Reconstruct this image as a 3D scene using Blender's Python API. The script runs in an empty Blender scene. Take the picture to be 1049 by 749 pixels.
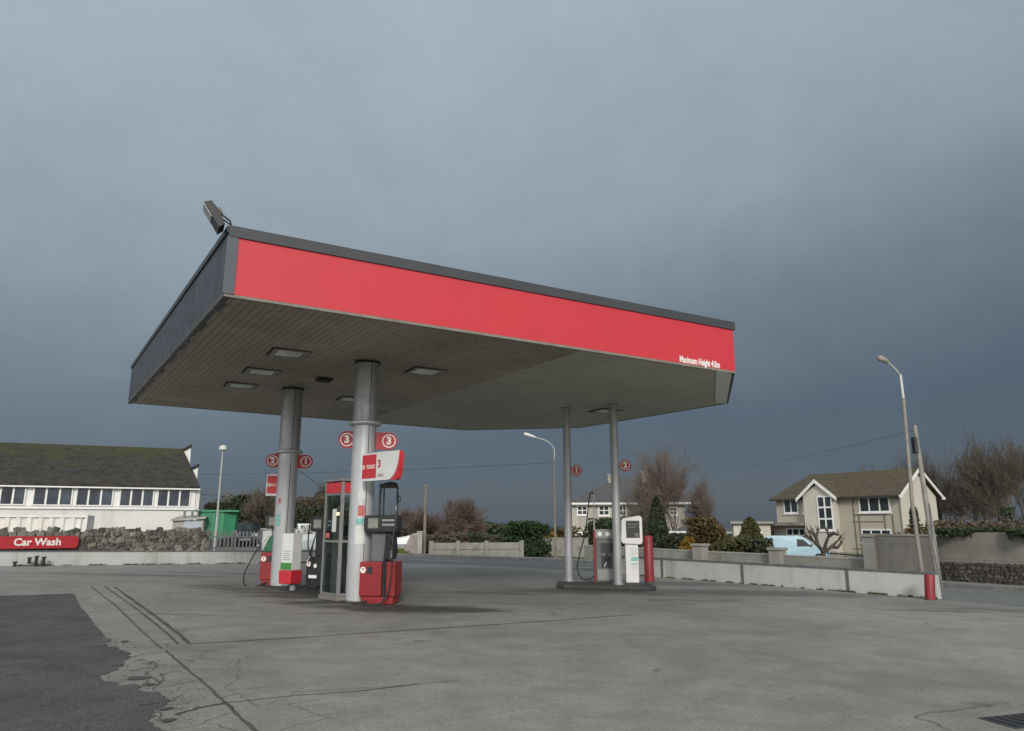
import bpy, bmesh, math, random
from mathutils import Vector, Matrix, noise
R = math.radians
random.seed(7)
sc = bpy.context.scene
col = sc.collection

# ------------------------------------------------------------------ camera model (used to place things where they stand)
PW, PH = 1049.0, 749.0
F, CX, CY = 754.0, 524.5, 374.5
PITCH = math.atan(166.5 / F)
EYE = 1.45
SLOPE = -0.02                     # the forecourt drains gently to one side


def ray(x, y):
    a = (x - CX) / F
    b = -(y - CY) / F
    return Vector((a, math.cos(PITCH) - b * math.sin(PITCH), math.sin(PITCH) + b * math.cos(PITCH)))


EYEP = Vector((0, 0, EYE))


def on_plane(x, y, a, b=0.0, c=0.0):          # z = a + bX + cY
    d = ray(x, y)
    t = (a - EYE) / (d.z - b * d.x - c * d.y)
    return EYEP + d * t


def gp(x, y, z=0.0):
    return on_plane(x, y, z, SLOPE)


def at(x, y, Y):
    d = ray(x, y)
    return EYEP + d * (Y / d.y)


def on_wall(x, y, p0, u):                      # vertical plane through p0 along u -> (s, z)
    d = ray(x, y)
    n = Vector((-u.y, u.x, 0))
    t = (p0 - EYEP).dot(n) / d.dot(n)
    q = EYEP + d * t
    return (q - p0).to_2d().dot(u.to_2d()), q.z


def smooth(a, b, x):
    t = max(0.0, min(1.0, (x - a) / (b - a)))
    return t * t * (3 - 2 * t)


NR = Vector((0.755, 0.655))                    # normal of the road on the far side of the forecourt


def H(X, Y):
    z = SLOPE * max(-30.0, min(22.0, X))
    s = X * NR.x + Y * NR.y - 27.5
    z -= 1.0 * smooth(0, 22, s) * smooth(-4, 9, X)
    return z


def gz(p):
    return H(p[0], p[1])


# ------------------------------------------------------------------ mesh builder
class MB:
    def __init__(self):
        self.v = []
        self.f = []

    def add(self, vs, fs, M=None):
        n = len(self.v)
        for p in vs:
            p = Vector(p)
            self.v.append(M @ p if M is not None else p)
        for f in fs:
            self.f.append([i + n for i in f])
        return self

    def box(self, c, s, rz=0.0, M=None):
        hx, hy, hz = s[0] / 2, s[1] / 2, s[2] / 2
        cs, sn = math.cos(rz), math.sin(rz)
        vs = []
        for dz in (-hz, hz):
            for dx, dy in ((-hx, -hy), (hx, -hy), (hx, hy), (-hx, hy)):
                vs.append((c[0] + dx * cs - dy * sn, c[1] + dx * sn + dy * cs, c[2] + dz))
        return self.add(vs, [(3, 2, 1, 0), (4, 5, 6, 7), (0, 1, 5, 4), (1, 2, 6, 5), (2, 3, 7, 6), (3, 0, 4, 7)], M)

    def box2(self, a, b, M=None):
        return self.box([(a[i] + b[i]) / 2 for i in range(3)], [abs(b[i] - a[i]) for i in range(3)], 0, M)

    def prism(self, poly, ext, M=None):
        n = len(poly)
        ext = Vector(ext)
        vs = [Vector(p) for p in poly] + [Vector(p) + ext for p in poly]
        fs = [tuple(range(n - 1, -1, -1)), tuple(range(n, 2 * n))]
        for i in range(n):
            j = (i + 1) % n
            fs.append((i, j, j + n, i + n))
        return self.add(vs, fs, M)

    def cyl(self, p0, p1, r0, r1=None, n=14, cap=True, M=None):
        return self.tube([p0, p1], [r0, r0 if r1 is None else r1], n, cap, M)

    def tube(self, pts, r, n=8, cap=True, M=None):
        pts = [Vector(p) for p in pts]
        rs = r if isinstance(r, (list, tuple)) else [r] * len(pts)
        vs, fs = [], []
        ref = None
        for i, p in enumerate(pts):
            d = (pts[min(i + 1, len(pts) - 1)] - pts[max(i - 1, 0)])
            if d.length < 1e-9:
                d = Vector((0, 0, 1))
            d.normalize()
            if ref is None:
                ref = Vector((1, 0, 0)) if abs(d.x) < 0.8 else Vector((0, 1, 0))
            a = (ref - d * ref.dot(d))
            if a.length < 1e-6:
                a = d.orthogonal()
            a.normalize()
            ref = a
            b = d.cross(a)
            for k in range(n):
                t = 2 * math.pi * k / n
                vs.append(p + (a * math.cos(t) + b * math.sin(t)) * rs[i])
        for i in range(len(pts) - 1):
            for k in range(n):
                k2 = (k + 1) % n
                fs.append((i * n + k, i * n + k2, (i + 1) * n + k2, (i + 1) * n + k))
        if cap:
            fs.append(tuple(range(n - 1, -1, -1)))
            fs.append(tuple(range((len(pts) - 1) * n, len(pts) * n)))
        return self.add(vs, fs, M)

    def ring(self, c, r0, r1, y0, y1, n=28, M=None):       # annulus in the XZ plane between y0 and y1
        vs, fs = [], []
        for k in range(n):
            t = 2 * math.pi * k / n
            for r in (r0, r1):
                for y in (y0, y1):
                    vs.append((c[0] + r * math.cos(t), y, c[1] + r * math.sin(t)))
        for k in range(n):
            a, b = 4 * k, 4 * ((k + 1) % n)
            fs += [(a, b, b + 2, a + 2), (a + 1, a + 3, b + 3, b + 1), (a, a + 1, b + 1, b), (a + 2, b + 2, b + 3, a + 3)]
        return self.add(vs, fs, M)

    def disc(self, c, r, y0, y1, n=28, M=None):
        return self.prism([(c[0] + r * math.cos(2 * math.pi * k / n), y0, c[1] + r * math.sin(2 * math.pi * k / n)) for k in range(n)], (0, y1 - y0, 0), M)

    def build(self, name, m, parent=None, loc=None, rz=0.0, smooth_shade=False, bevel=0.0, weld=False):
        me = bpy.data.meshes.new(name)
        vs = self.v
        if loc is not None:
            loc = Vector(loc)
            cs, sn = math.cos(-rz), math.sin(-rz)
            q = []
            for p in vs:
                d = p - loc
                q.append((d.x * cs - d.y * sn, d.x * sn + d.y * cs, d.z))
            vs = q
        me.from_pydata([tuple(p) for p in vs], [], self.f)
        bm = bmesh.new()
        bm.from_mesh(me)
        if weld:
            bmesh.ops.remove_doubles(bm, verts=bm.verts, dist=1e-4)
        bmesh.ops.recalc_face_normals(bm, faces=bm.faces)
        bm.to_mesh(me)
        bm.free()
        me.materials.append(m)
        if smooth_shade:
            for p in me.polygons:
                p.use_smooth = True
        o = bpy.data.objects.new(name, me)
        col.objects.link(o)
        if parent is not None:
            o.parent = parent
        if loc is not None:
            o.location = loc
            o.rotation_euler = (0, 0, rz)
        if smooth_shade:
            md = o.modifiers.new('edges', 'EDGE_SPLIT')
            md.split_angle = R(38)
        if bevel:
            md = o.modifiers.new('bevel', 'BEVEL')
            md.width = bevel
            md.segments = 2
            md.limit_method = 'ANGLE'
            md.angle_limit = R(40)
        return o


def thing(name, label, cat, loc=(0, 0, 0), rz=0.0, group=None):
    o = bpy.data.objects.new(name, None)
    col.objects.link(o)
    o.empty_display_size = 0.2
    o.location = loc
    o.rotation_euler = (0, 0, rz)
    return tag(o, label, cat, group)


def tag(o, label=None, cat=None, group=None, kind=None):
    if label:
        o['label'] = label
    if cat:
        o['category'] = cat
    if group:
        o['group'] = group
    if kind:
        o['kind'] = kind
    return o


def copy_thing(o, parent=None):
    c = o.copy()
    col.objects.link(c)
    c.parent = parent
    for ch in list(o.children):
        copy_thing(ch, c)
    return c


def text_mesh(s, size, depth=0.004, bold=0.0, M=None, mb=None, align='CENTER', sx=1.0, shear=0.0):
    cu = bpy.data.curves.new('lettering', 'FONT')
    cu.body = s
    cu.size = size
    cu.extrude = depth / 2
    cu.offset = bold
    cu.align_x = align
    cu.align_y = 'CENTER'
    cu.resolution_u = 3
    cu.shear = shear
    o = bpy.data.objects.new('lettering', cu)
    col.objects.link(o)
    dg = bpy.context.evaluated_depsgraph_get()
    dg.update()
    me = bpy.data.meshes.new_from_object(o.evaluated_get(dg))
    # text lies in XY facing +Z: stand it up so it faces -Y
    S = Matrix(((sx, 0, 0, 0), (0, 0, -1, 0), (0, 1, 0, 0), (0, 0, 0, 1)))
    T = (M @ S) if M is not None else S
    mb.add([v.co for v in me.vertices], [tuple(p.vertices) for p in me.polygons], T)
    bpy.data.objects.remove(o)
    bpy.data.curves.remove(cu)
    bpy.data.meshes.remove(me)
    return mb


def TR(x, y, z, rz=0.0):
    return Matrix.Translation((x, y, z)) @ Matrix.Rotation(rz, 4, 'Z')


# ------------------------------------------------------------------ materials
def newmat(name):
    m = bpy.data.materials.new(name)
    m.use_nodes = True
    nt = m.node_tree
    b = nt.nodes['Principled BSDF']
    return m, nt, b


def nd(nt, t, **kw):
    n = nt.nodes.new(t)
    for k, v in kw.items():
        setattr(n, k, v)
    return n


def noise_node(nt, vec, scale, detail=4, rough=0.55, dist=0.0):
    n = nd(nt, 'ShaderNodeTexNoise')
    n.inputs['Scale'].default_value = scale
    n.inputs['Detail'].default_value = detail
    n.inputs['Roughness'].default_value = rough
    n.inputs['Distortion'].default_value = dist
    if vec is not None:
        nt.links.new(vec, n.inputs['Vector'])
    return n.outputs['Fac']


def ramp(nt, fac, stops):
    r = nd(nt, 'ShaderNodeValToRGB')
    e = r.color_ramp.elements
    while len(e) < len(stops):
        e.new(0.5)
    for i, (p, c) in enumerate(stops):
        e[i].position = p
        e[i].color = (c[0], c[1], c[2], 1) if not isinstance(c, float) else (c, c, c, 1)
    nt.links.new(fac, r.inputs['Fac'])
    return r.outputs['Color']


def mixc(nt, fac, a, b, mode='MIX'):
    m = nd(nt, 'ShaderNodeMix', data_type='RGBA', blend_type=mode)
    for sock, v in ((m.inputs['Factor'], fac), (m.inputs['A'], a), (m.inputs['B'], b)):
        if isinstance(v, (int, float)):
            sock.default_value = v
        elif isinstance(v, (tuple, list)):
            sock.default_value = (v[0], v[1], v[2], 1)
        else:
            nt.links.new(v, sock)
    return m.outputs['Result']


def mth(nt, op, a, b=None, c=None, clamp=False):
    m = nd(nt, 'ShaderNodeMath', operation=op)
    m.use_clamp = clamp
    for i, v in enumerate((a, b, c)):
        if v is None:
            continue
        if isinstance(v, (int, float)):
            m.inputs[i].default_value = v
        else:
            nt.links.new(v, m.inputs[i])
    return m.outputs[0]


def mrange(nt, v, a, b, c=0.0, d=1.0):
    m = nd(nt, 'ShaderNodeMapRange', interpolation_type='SMOOTHSTEP')
    nt.links.new(v, m.inputs['Value'])
    m.inputs['From Min'].default_value = a
    m.inputs['From Max'].default_value = b
    m.inputs['To Min'].default_value = c
    m.inputs['To Max'].default_value = d
    return m.outputs['Result']


def bump(nt, b, h, strength=0.3, dist=0.02):
    n = nd(nt, 'ShaderNodeBump')
    n.inputs['Strength'].default_value = strength
    n.inputs['Distance'].default_value = dist
    nt.links.new(h, n.inputs['Height'])
    nt.links.new(n.outputs['Normal'], b.inputs['Normal'])


def objvec(nt, scale=None):
    t = nd(nt, 'ShaderNodeTexCoord')
    if scale is None:
        return t.outputs['Object']
    m = nd(nt, 'ShaderNodeMapping')
    m.inputs['Scale'].default_value = scale
    nt.links.new(t.outputs['Object'], m.inputs['Vector'])
    return m.outputs['Vector']


def worldpos(nt):
    return nd(nt, 'ShaderNodeNewGeometry').outputs['Position']


MATS = {}


def M_(name, c, rough=0.6, var=0.2, scale=4.0, metal=0.0, bmp=0.0, bscale=60.0, dirt=0.0, dirtc=(0.09, 0.08, 0.06), streak=False, spec=0.5, coat=0.0):
    m, nt, b = newmat(name)
    v = objvec(nt)
    n1 = noise_node(nt, v, scale, 6, 0.62)
    lo = tuple(max(0, k * (1 - var)) for k in c)
    hi = tuple(min(1, k * (1 + var)) for k in c)
    cc = ramp(nt, n1, [(0.28, lo), (0.72, hi)])
    if dirt:
        v2 = objvec(nt, (scale * 0.9, scale * 0.9, scale * (0.12 if streak else 0.9)))
        n2 = noise_node(nt, v2, 1.0, 7, 0.68)
        cc = mixc(nt, mth(nt, 'MULTIPLY', mrange(nt, n2, 0.48, 0.72), dirt), cc, dirtc)
    nt.links.new(cc, b.inputs['Base Color'])
    n3 = noise_node(nt, v, scale * 2.3, 4)
    nt.links.new(mrange(nt, n3, 0.2, 0.8, max(0, rough - 0.1), min(1, rough + 0.1)), b.inputs['Roughness'])
    b.inputs['Metallic'].default_value = metal
    b.inputs['Specular IOR Level'].default_value = spec
    if coat:
        b.inputs['Coat Weight'].default_value = coat
    if bmp:
        bump(nt, b, noise_node(nt, v, bscale, 3), bmp, 0.01)
    MATS[name] = m
    return m


M_('red_paint', (0.56, 0.032, 0.047), 0.45, 0.05, 0.5, dirt=0.12, dirtc=(0.40, 0.035, 0.045), streak=True)
M_('red_sign', (0.42, 0.018, 0.028), 0.45, 0.1, 5)
M_('red_bollard', (0.23, 0.017, 0.025), 0.5, 0.2, 4, dirt=0.3)
M_('white_paint', (0.72, 0.73, 0.72), 0.4, 0.05, 6, dirt=0.18, dirtc=(0.4, 0.38, 0.33), streak=True)
M_('white_letters', (0.8, 0.79, 0.76), 0.5, 0.03)
M_('black_plastic', (0.018, 0.019, 0.021), 0.4, 0.3, 8)
M_('black_pump', (0.018, 0.019, 0.021), 0.4, 0.3, 8, dirt=0.2, dirtc=(0.06, 0.058, 0.055))
M_('rubber', (0.022, 0.022, 0.022), 0.6, 0.2, 8)
M_('grey_steel', (0.36, 0.37, 0.38), 0.42, 0.1, 5, metal=0.55, dirt=0.25, streak=True)
M_('column_paint', (0.50, 0.52, 0.54), 0.38, 0.06, 3, metal=0.3, dirt=0.25, dirtc=(0.25, 0.24, 0.22), streak=True)
M_('pole_paint', (0.40, 0.41, 0.42), 0.4, 0.06, 3, metal=0.35, dirt=0.25, dirtc=(0.2, 0.19, 0.18), streak=True)
M_('aluminium', (0.5, 0.5, 0.48), 0.45, 0.1, 5, metal=0.6, dirt=0.2)
M_('booth_frame', (0.30, 0.30, 0.29), 0.45, 0.12, 5, metal=0.5, dirt=0.3)
M_('pump_red', (0.26, 0.015, 0.02), 0.42, 0.14, 2.0, dirt=0.35, dirtc=(0.12, 0.02, 0.02), streak=True)  # darker copy of the red, with the canopy shade put into the colour
M_('trim_grey', (0.22, 0.205, 0.175), 0.6, 0.25, 3, dirt=0.5)
M_('corner_grey', (0.085, 0.095, 0.11), 0.5, 0.12, 1.5)
M_('fascia_grey', (0.040, 0.045, 0.054), 0.5, 0.12, 1.5, dirt=0.35, dirtc=(0.05, 0.055, 0.05), streak=True)
M_('fascia_cap', (0.045, 0.05, 0.058), 0.5, 0.12, 1.5)
M_('screen', (0.05, 0.06, 0.06), 0.15, 0.3, 10)
M_('lcd', (0.20, 0.22, 0.19), 0.25, 0.2, 10)
M_('pump_grey', (0.12, 0.123, 0.127), 0.45, 0.15, 6, dirt=0.4, streak=True)
M_('pump_light', (0.25, 0.26, 0.26), 0.5, 0.1, 6, dirt=0.3)
M_('green_plastic', (0.015, 0.12, 0.06), 0.5, 0.2, 6, dirt=0.2)
M_('green_stripe', (0.06, 0.25, 0.05), 0.5, 0.2, 20)
M_('kerb_black', (0.045, 0.045, 0.045), 0.75, 0.35, 4, bmp=0.3)
M_('sticker_paper', (0.62, 0.64, 0.62), 0.5, 0.05)
M_('sticker_red', (0.5, 0.12, 0.12), 0.5, 0.2, 20)
M_('sticker_teal', (0.2, 0.5, 0.45), 0.5, 0.2, 20)
M_('rust_dark', (0.035, 0.028, 0.022), 0.8, 0.4, 10)
M_('cast_iron', (0.03, 0.031, 0.033), 0.55, 0.3, 10, bmp=0.3)
M_('wall_white', (0.48, 0.49, 0.475), 0.85, 0.1, 1.3, bmp=0.25, dirt=0.7, dirtc=(0.24, 0.24, 0.2), streak=True)
M_('wall_cap', (0.12, 0.125, 0.13), 0.8, 0.3, 3, dirt=0.3)
M_('render_white', (0.66, 0.66, 0.64), 0.85, 0.06, 0.6, dirt=0.55, dirtc=(0.42, 0.40, 0.34), streak=True)
M_('frame_white', (0.75, 0.75, 0.73), 0.5, 0.04, 2)
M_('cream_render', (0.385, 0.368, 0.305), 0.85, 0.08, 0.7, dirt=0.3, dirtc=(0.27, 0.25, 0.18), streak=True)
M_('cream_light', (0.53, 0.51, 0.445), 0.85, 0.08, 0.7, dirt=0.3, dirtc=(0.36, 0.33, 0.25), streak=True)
M_('pebbledash', (0.43, 0.42, 0.37), 0.9, 0.14, 1.2, dirt=0.3, streak=True)
M_('concrete_block', (0.27, 0.265, 0.24), 0.9, 0.16, 1.6, bmp=0.3, dirt=0.55, dirtc=(0.11, 0.11, 0.085))
M_('concrete_dark', (0.20, 0.19, 0.17), 0.9, 0.25, 1.4, bmp=0.4, bscale=30, dirt=0.45, dirtc=(0.09, 0.088, 0.07))
M_('concrete_pale', (0.34, 0.335, 0.31), 0.9, 0.1, 1.6, dirt=0.4, dirtc=(0.2, 0.19, 0.15))
M_('slate', (0.062, 0.062, 0.066), 0.75, 0.3, 2)
M_('chimney_render', (0.3, 0.27, 0.23), 0.9, 0.2, 2)
M_('downpipe', (0.14, 0.10, 0.06), 0.6, 0.2)
M_('steel_zinc', (0.22, 0.23, 0.235), 0.5, 0.15, 3, metal=0.4)
M_('lamp_white', (0.6, 0.6, 0.58), 0.45, 0.1, 3)
M_('lamp_pole', (0.36, 0.38, 0.37), 0.5, 0.15, 3, dirt=0.3, streak=True)
M_('old_timber', (0.19, 0.165, 0.135), 0.9, 0.3, 3, bmp=0.3)
M_('pole_pale', (0.26, 0.25, 0.22), 0.9, 0.25, 3, dirt=0.4, streak=True)
M_('bark', (0.075, 0.062, 0.05), 0.95, 0.35, 5, bmp=0.5)
M_('twig_brown', (0.135, 0.105, 0.085), 0.95, 0.4, 0.6)
M_('twig_red', (0.125, 0.09, 0.073), 0.95, 0.35, 0.6)
M_('twig_grey', (0.098, 0.084, 0.066), 0.95, 0.35, 0.6)
M_('container', (0.74, 0.73, 0.69), 0.6, 0.06, 1.5, dirt=0.3, dirtc=(0.28, 0.2, 0.13), streak=True)
M_('shed_grey', (0.36, 0.35, 0.31), 0.8, 0.1, 2, dirt=0.4, streak=True)
M_('shed_door', (0.36, 0.42, 0.47), 0.6, 0.08, 2)
M_('skip_green', (0.03, 0.22, 0.11), 0.5, 0.15, 1.5, dirt=0.3, dirtc=(0.02, 0.12, 0.06), streak=True)
M_('van_blue', (0.36, 0.52, 0.60), 0.3, 0.03, 2, coat=0.4)
M_('car_dark', (0.035, 0.04, 0.045), 0.3, 0.1, 2, coat=0.5)
M_('car_white', (0.42, 0.48, 0.48), 0.3, 0.03, 2, coat=0.4)
M_('car_glass', (0.02, 0.028, 0.032), 0.1, 0.2, 2)
M_('glass_dark', (0.03, 0.04, 0.05), 0.08, 0.3, 0.5)
M_('glass_teal', (0.034, 0.046, 0.066), 0.05, 0.95, 0.8)  # strong mottling paints uneven reflections and inside shapes into the panes
M_('tyre', (0.02, 0.02, 0.02), 0.85, 0.2)
M_('rim', (0.3, 0.31, 0.32), 0.4, 0.1, metal=0.5)
M_('lamp_lens', (0.66, 0.67, 0.66), 0.2, 0.1)
M_('tail_red', (0.3, 0.01, 0.01), 0.25, 0.1)
M_('tarp_white', (0.78, 0.79, 0.78), 0.6, 0.06, 2)
M_('stone_pink', (0.29, 0.26, 0.235), 0.9, 0.25, 3, bmp=0.4)
M_('cable', (0.02, 0.02, 0.022), 0.7, 0.1)
M_('joint', (0.075, 0.069, 0.058), 0.95, 0.35, 3)
M_('crack', (0.10, 0.095, 0.085), 0.95, 0.35, 3)
M_('line_white', (0.55, 0.55, 0.52), 0.7, 0.25, 6)
M_('kerb_stone', (0.15, 0.15, 0.145), 0.85, 0.25, 3)
M_('pavement', (0.19, 0.19, 0.18), 0.9, 0.2, 2)


def leaf_mat(name, c, c2, rough=0.7):
    m, nt, b = newmat(name)
    g = nd(nt, 'ShaderNodeNewGeometry')
    n1 = noise_node(nt, objvec(nt), 0.9, 3)
    f = mth(nt, 'ADD', mth(nt, 'MULTIPLY', g.outputs['Random Per Island'], 0.6), mth(nt, 'MULTIPLY', n1, 0.5), clamp=True)
    nt.links.new(ramp(nt, f, [(0.15, c), (0.85, c2)]), b.inputs['Base Color'])
    b.inputs['Roughness'].default_value = rough
    b.inputs['Specular IOR Level'].default_value = 0.25
    MATS[name] = m
    return m


leaf_mat('leaf_dark', (0.024, 0.034, 0.017), (0.058, 0.072, 0.038))
leaf_mat('leaf_conifer', (0.022, 0.034, 0.018), (0.055, 0.068, 0.034))
leaf_mat('leaf_green', (0.019, 0.036, 0.016), (0.042, 0.070, 0.03))
leaf_mat('leaf_olive', (0.042, 0.05, 0.018), (0.095, 0.092, 0.036))
leaf_mat('leaf_orange', (0.12, 0.075, 0.014), (0.23, 0.135, 0.022))
leaf_mat('leaf_brown', (0.062, 0.052, 0.036), (0.125, 0.102, 0.07))
leaf_mat('leaf_rust', (0.055, 0.04, 0.017), (0.12, 0.085, 0.035))
leaf_mat('leaf_ivy', (0.020, 0.032, 0.014), (0.048, 0.066, 0.028))
leaf_mat('grass_blade', (0.05, 0.085, 0.018), (0.15, 0.18, 0.05))


def mat_concrete():
    m, nt, b = newmat('forecourt_concrete')
    P = worldpos(nt)
    big = noise_node(nt, P, 0.22, 5, 0.6, 0.6)
    med = noise_node(nt, P, 1.7, 6, 0.7)
    fine = noise_node(nt, P, 38.0, 3, 0.7)
    c = ramp(nt, big, [(0.32, (0.235, 0.225, 0.205)), (0.5, (0.305, 0.295, 0.272)), (0.68, (0.355, 0.346, 0.324))])
    c = mixc(nt, mrange(nt, med, 0.36, 0.66), mixc(nt, 1.0, c, (0.82, 0.81, 0.79), 'MULTIPLY'), c)
    c = mixc(nt, 0.85, c, ramp(nt, fine, [(0.32, (0.68, 0.68, 0.68)), (0.68, (1.1, 1.1, 1.1))]), 'MULTIPLY')
    grit = noise_node(nt, P, 160.0, 2, 0.8)
    c = mixc(nt, 0.8, c, ramp(nt, grit, [(0.34, (0.68, 0.68, 0.68)), (0.66, (1.15, 1.15, 1.15))]), 'MULTIPLY')
    pock = noise_node(nt, P, 9.0, 5, 0.8)
    c = mixc(nt, mth(nt, 'MULTIPLY', mrange(nt, pock, 0.60, 0.72), 0.5), c, (0.12, 0.115, 0.10))
    # tyre-worn bands running along the lanes
    mp = nd(nt, 'ShaderNodeMapping')
    mp.inputs['Rotation'].default_value = (0, 0, R(-28))
    mp.inputs['Scale'].default_value = (0.07, 0.9, 1)
    nt.links.new(P, mp.inputs['Vector'])
    band = noise_node(nt, mp.outputs['Vector'], 1.0, 5, 0.65, 0.3)
    c = mixc(nt, mth(nt, 'MULTIPLY', mrange(nt, band, 0.50, 0.72), 0.22), c, (0.17, 0.168, 0.16))
    # oil and diesel spills where cars stand; by the pumps also painted contact shadow
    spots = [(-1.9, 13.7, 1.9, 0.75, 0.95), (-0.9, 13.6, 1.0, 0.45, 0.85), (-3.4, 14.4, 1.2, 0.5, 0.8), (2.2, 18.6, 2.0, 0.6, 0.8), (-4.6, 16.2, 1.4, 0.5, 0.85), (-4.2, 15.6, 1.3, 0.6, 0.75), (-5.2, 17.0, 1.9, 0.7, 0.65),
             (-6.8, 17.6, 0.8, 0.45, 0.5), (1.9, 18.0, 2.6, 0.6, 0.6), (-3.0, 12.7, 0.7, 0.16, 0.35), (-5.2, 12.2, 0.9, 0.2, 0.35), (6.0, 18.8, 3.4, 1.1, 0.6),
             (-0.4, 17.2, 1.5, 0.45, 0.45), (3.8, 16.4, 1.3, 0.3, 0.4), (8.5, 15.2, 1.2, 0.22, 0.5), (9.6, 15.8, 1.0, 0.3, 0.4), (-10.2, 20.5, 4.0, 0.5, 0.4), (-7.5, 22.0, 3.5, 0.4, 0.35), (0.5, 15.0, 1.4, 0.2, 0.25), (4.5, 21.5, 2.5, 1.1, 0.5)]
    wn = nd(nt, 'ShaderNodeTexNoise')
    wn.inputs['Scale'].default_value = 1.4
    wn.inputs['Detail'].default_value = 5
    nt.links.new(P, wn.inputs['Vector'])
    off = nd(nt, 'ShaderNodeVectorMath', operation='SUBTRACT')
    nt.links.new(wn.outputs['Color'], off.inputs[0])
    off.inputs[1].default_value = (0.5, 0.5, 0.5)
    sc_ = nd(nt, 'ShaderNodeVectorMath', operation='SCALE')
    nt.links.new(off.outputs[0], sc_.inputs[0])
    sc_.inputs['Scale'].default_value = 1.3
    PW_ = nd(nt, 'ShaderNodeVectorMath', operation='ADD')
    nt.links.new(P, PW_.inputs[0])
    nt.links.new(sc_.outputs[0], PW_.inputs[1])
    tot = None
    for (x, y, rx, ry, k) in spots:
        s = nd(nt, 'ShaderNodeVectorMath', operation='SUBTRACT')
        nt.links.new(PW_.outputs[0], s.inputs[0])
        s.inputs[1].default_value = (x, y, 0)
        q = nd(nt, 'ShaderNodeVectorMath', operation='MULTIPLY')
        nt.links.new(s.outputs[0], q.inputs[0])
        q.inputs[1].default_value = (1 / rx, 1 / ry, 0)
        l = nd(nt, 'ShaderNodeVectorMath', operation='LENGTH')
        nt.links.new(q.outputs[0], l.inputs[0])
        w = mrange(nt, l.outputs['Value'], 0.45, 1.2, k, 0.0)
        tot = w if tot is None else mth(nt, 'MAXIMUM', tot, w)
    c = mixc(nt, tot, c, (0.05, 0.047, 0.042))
    # drips and fine black spotting
    vd = nd(nt, 'ShaderNodeTexVoronoi', feature='F1')
    vd.inputs['Scale'].default_value = 1.15
    nt.links.new(PW_.outputs[0], vd.inputs['Vector'])
    vsel = nd(nt, 'ShaderNodeSeparateXYZ')
    nt.links.new(vd.outputs['Color'], vsel.inputs[0])
    dr = mth(nt, 'MULTIPLY', mrange(nt, vd.outputs['Distance'], 0.05, 0.17, 0.55, 0.0), mth(nt, 'GREATER_THAN', vsel.outputs['X'], 0.62))
    c = mixc(nt, dr, c, (0.075, 0.072, 0.065))
    # crazing: a net of cracks, dense in the strip beside the tarmac and rare elsewhere
    vc = nd(nt, 'ShaderNodeTexVoronoi', feature='DISTANCE_TO_EDGE')
    vc.inputs['Scale'].default_value = 1.5
    wv = nd(nt, 'ShaderNodeVectorMath', operation='SCALE')
    nt.links.new(off.outputs[0], wv.inputs[0])
    wv.inputs['Scale'].default_value = 0.7
    wa = nd(nt, 'ShaderNodeVectorMath', operation='ADD')
    nt.links.new(P, wa.inputs[0])
    nt.links.new(wv.outputs[0], wa.inputs[1])
    nt.links.new(wa.outputs[0], vc.inputs['Vector'])
    ps = nd(nt, 'ShaderNodeSeparateXYZ')
    nt.links.new(P, ps.inputs[0])
    dline = mth(nt, 'ADD', mth(nt, 'MULTIPLY', mth(nt, 'ADD', ps.outputs['X'], 8.6), 0.839), mth(nt, 'MULTIPLY', mth(nt, 'SUBTRACT', ps.outputs['Y'], 15.1), 0.545))
    strip = mth(nt, 'MULTIPLY', mrange(nt, dline, 0.9, 1.5, 1.0, 0.0), mrange(nt, ps.outputs['Y'], 9.0, 11.5, 1.0, 0.25))
    rare = mrange(nt, noise_node(nt, P, 0.16, 3), 0.56, 0.66, 0.0, 0.5)
    cm = mth(nt, 'MAXIMUM', strip, rare)
    lines = mth(nt, 'MULTIPLY', mrange(nt, vc.outputs['Distance'], 0.004, 0.016, 0.75, 0.0), cm)
    c = mixc(nt, lines, c, (0.07, 0.066, 0.058))
    nt.links.new(c, b.inputs['Base Color'])
    nt.links.new(mrange(nt, med, 0.2, 0.8, 0.55, 0.9), b.inputs['Roughness'])
    b.inputs['Specular IOR Level'].default_value = 0.35
    bump(nt, b, mth(nt, 'ADD', fine, mth(nt, 'MULTIPLY', med, 0.6)), 0.35, 0.008)
    MATS['forecourt_concrete'] = m


def mat_asphalt(name, lo, hi, patch):
    m, nt, b = newmat(name)
    P = worldpos(nt)
    big = noise_node(nt, P, 0.9, 8, 0.75, 0.3)
    fine = noise_node(nt, P, 40.0, 4, 0.8)
    c = ramp(nt, big, [(0.32, lo), (0.68, hi)])
    c = mixc(nt, 0.8, c, ramp(nt, fine, [(0.34, (0.5, 0.5, 0.5)), (0.66, (1.4, 1.4, 1.4))]), 'MULTIPLY')
    c = mixc(nt, mrange(nt, noise_node(nt, P, 55.0, 2, 0.6), 0.60, 0.68, 0.0, 0.55), c, (0.22, 0.22, 0.215))
    c = mixc(nt, mth(nt, 'MULTIPLY', mrange(nt, noise_node(nt, P, 0.9, 5, 0.7), 0.55, 0.7), patch), c, tuple(k * 0.5 for k in lo))
    nt.links.new(c, b.inputs['Base Color'])
    b.inputs['Roughness'].default_value = 0.85
    b.inputs['Specular IOR Level'].default_value = 0.3
    bump(nt, b, fine, 0.5, 0.01)
    MATS[name] = m


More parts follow.
